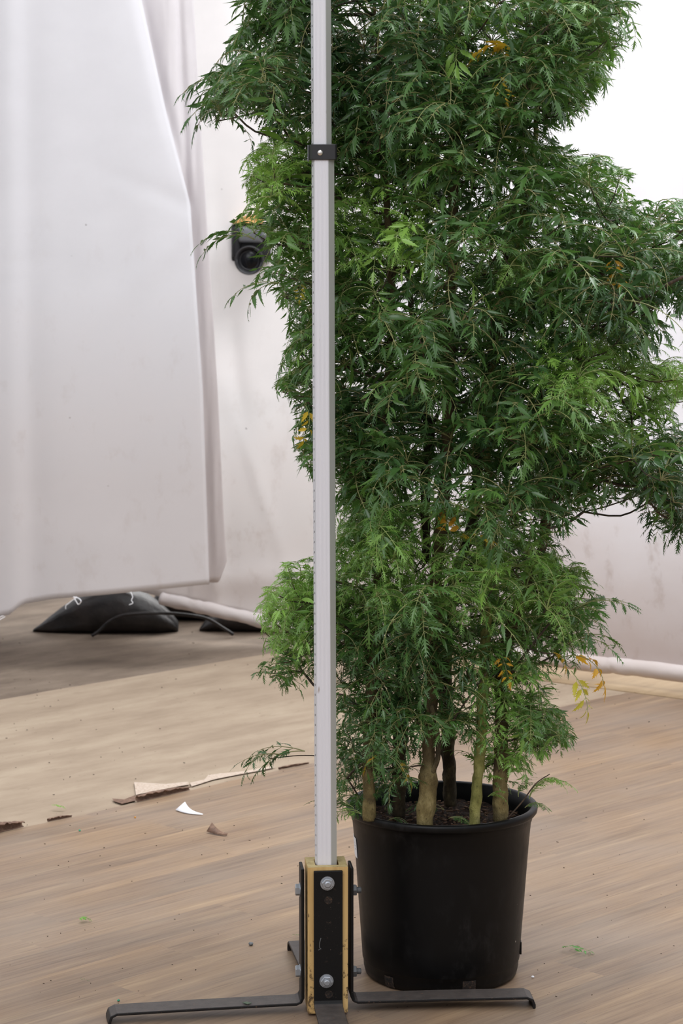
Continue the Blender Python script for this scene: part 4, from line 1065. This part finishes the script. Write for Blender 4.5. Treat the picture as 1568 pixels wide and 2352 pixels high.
scrap('torn_backing', [(308, 1797), (380, 1801), (432, 1796), (434, 1802), (380, 1812), (330, 1822), (312, 1826)], m_palev, 'pale triangular flap of torn backing on the beige boards', 'torn backing', .002)
scrap('torn_backing', [(436, 1798), (470, 1790), (478, 1780), (500, 1777), (560, 1771), (620, 1760), (632, 1762), (600, 1769), (540, 1780), (490, 1790), (440, 1806)], m_palev, 'long pale ragged edge of torn backing leading towards the pole', 'torn backing', .002)
scrap('torn_backing', [(258, 1834), (285, 1836), (310, 1826), (312, 1838), (280, 1846), (262, 1840)], m_brownv, 'small dark brown flake at the lower end of the longest vinyl curl', 'torn backing', .003)
# white paper scrap, curved
def curved_strip(name, p0, p1, wd0, wd1, bow, m, label, cat, hgt=1.0):
    a, b = G(*p0, .002), G(*p1, .002); bm = bmesh.new(); rows = []
    d = (b - a); nn = Vector((-d.y, d.x, 0)).normalized()
    for i in range(13):
        u = i / 12; w_ = wd0 + (wd1 - wd0) * u; c_ = a + d * u + nn * (-bow * math.sin(PI * u)); zz = hgt * (.018 * (1 - u) ** 2 + .006 * u ** 3)
        rows.append((bm.verts.new(c_ - nn * w_ + Vector((0, 0, zz * .2))), bm.verts.new(c_ + nn * w_ * .3 + Vector((0, 0, zz + .4 * w_)))))
    for A_, B_ in zip(rows, rows[1:]): bm.faces.new((A_[0], B_[0], B_[1], A_[1]))
    o = build(name, bm, m, None, True); s = o.modifiers.new('t', 'SOLIDIFY'); s.thickness = .0006
    tag(o, label, cat); return center_origin(o)
curved_strip('paper_scrap', (420, 1858), (466, 1872), .026, .001, .010, m_white, 'curved white paper scrap lying on the wood-look floor', 'paper', 0.5)
curved_strip('bark_flake', (484, 1910), (523, 1920), .016, .004, .002, m_brownv, 'curled brown flake on the floor below the white paper scrap', 'flake')
def sprig(name, px, py, az, sc, age, label, fine=1, n=2, cat='sprig', m=m_sprig, wide=False):
    global Vs, Qs, Ms, Ages, off
    Vs, Qs, Ms, Ages = [], [], [], []; off = 0
    for q in range(n):
        tp = random.choice(T_y if wide else (T_f if fine else T_c)); M3 = frame(az + q * 1.2, .0, 0) @ np.diag([1, 1, .45])
        add_leaf(tp, (0, 0, 0), M3, sc * (1 - .25 * q), age)
    zmin = min(v_[:, 2].min() for v_ in Vs); g = G(px, py, 0)
    Vs[:] = [v_ + np.array([g.x, g.y, .001 - zmin]) for v_ in Vs]
    return center_origin(tag(leaf_object(name, Vs, Qs, Ms, Ages, [m, m_stalk], None), label, cat))
sprig('leaf_sprig', 1306, 2190, -.25, .40, .5, 'bright green forked leaf sprig on the floor right of the pot', n=3, wide=True)
sprig('leaf_sprig', 176, 2118, -.1, .28, .8, 'pale green thin twig with tiny leaves on the floor at far left', n=1, wide=True)
sprig('moss_tuft', 122, 1862, .2, .48, 1.0, 'yellow-green moss tuft on the beige boards at left', n=2, cat='moss')
sprig('fallen_leaf', 668, 2160, .9, .3, .1, 'dark green leaf on the floor beside the rear foot of the stand', fine=0, n=1, cat='leaf')
sprig('fallen_leaf', 180, 2258, .5, .18, .0, 'tiny dull green leaf on the floor below the pale twig', fine=0, n=1, cat='leaf')
def pebble(name, px, py, r, m, label, cat, z=0.0, sq=.75):
    bm = bmesh.new(); bmesh.ops.create_icosphere(bm, subdivisions=3, radius=r)
    g = G(px, py, z)
    for v_ in bm.verts:
        v_.co *= 1 + .25 * fbm(v_.co.x / r, v_.co.y / r, v_.co.z / r + px, 3); v_.co.z = v_.co.z * sq
    mz = min(v_.co.z for v_ in bm.verts)
    for v_ in bm.verts: v_.co += Vector((g.x, g.y, z - mz))
    return center_origin(tag(build(name, bm, m, None, True), label, cat))
pebble('pebble', 576, 2172, .0052, m_zincd, 'small round dark grey pebble on the floor left of the stand', 'pebble')
pebble('perlite_grain', 1223, 2246, .0032, m_white, 'white perlite grain on the floor right of the pot base', 'perlite')
pebble('plastic_crumb', 272, 2300, .003, m_teal, 'teal plastic crumb on the floor just above the left foot tip', 'crumb')
pebble('plastic_crumb', 183, 1909, .003, m_teal, 'teal plastic crumb on the floor below the short vinyl curl', 'crumb')
pebble('yellow_crumb', 310, 1879, .0028, m_yleaf, 'tiny yellow crumb on the floor left of the white paper scrap', 'crumb')
# leaf lying on the left foot
bm = bmesh.new(); zt = .0195 + .0075 + .002
q = [P(556, 2303, 4.80), P(566, 2300, 4.79), P(578, 2304, 4.79), P(568, 2308, 4.785)]
fl = [G(556, 2303, zt), G(566, 2300.5, zt), G(578, 2304, zt), G(568, 2307, zt)]
bm.faces.new([bm.verts.new(p_) for p_ in fl]); o = build('fallen_leaf', bm, m_leaf); s = o.modifiers.new('t', 'SOLIDIFY'); s.thickness = .0006
center_origin(tag(o, 'small green leaf blade lying on the left steel foot', 'leaf'))
# uncountable crumbs of soil and grit
random.seed(77); bm = bmesh.new()
for _ in range(380):
    px, py = random.uniform(-40, 1600), random.uniform(1560, 2352) if random.random() < .8 else random.uniform(1440, 1600)
    g = G(px, py, 0)
    if g.y > wallY(g.x) - .1: continue
    if (g - PC).to_2d().length < .19: continue
    s = random.uniform(.0005, .0018) * (g.y / 5)
    bx(bm, (g.x, g.y, s * .3), (s * random.uniform(1, 3), s, s * .6), Matrix.Rotation(random.uniform(0, 6), 3, 'Z'))
tag(build('soil_crumbs', bm, m_soil), 'scattered dark soil crumbs and grit over the floor', 'soil crumbs', kind='stuff')
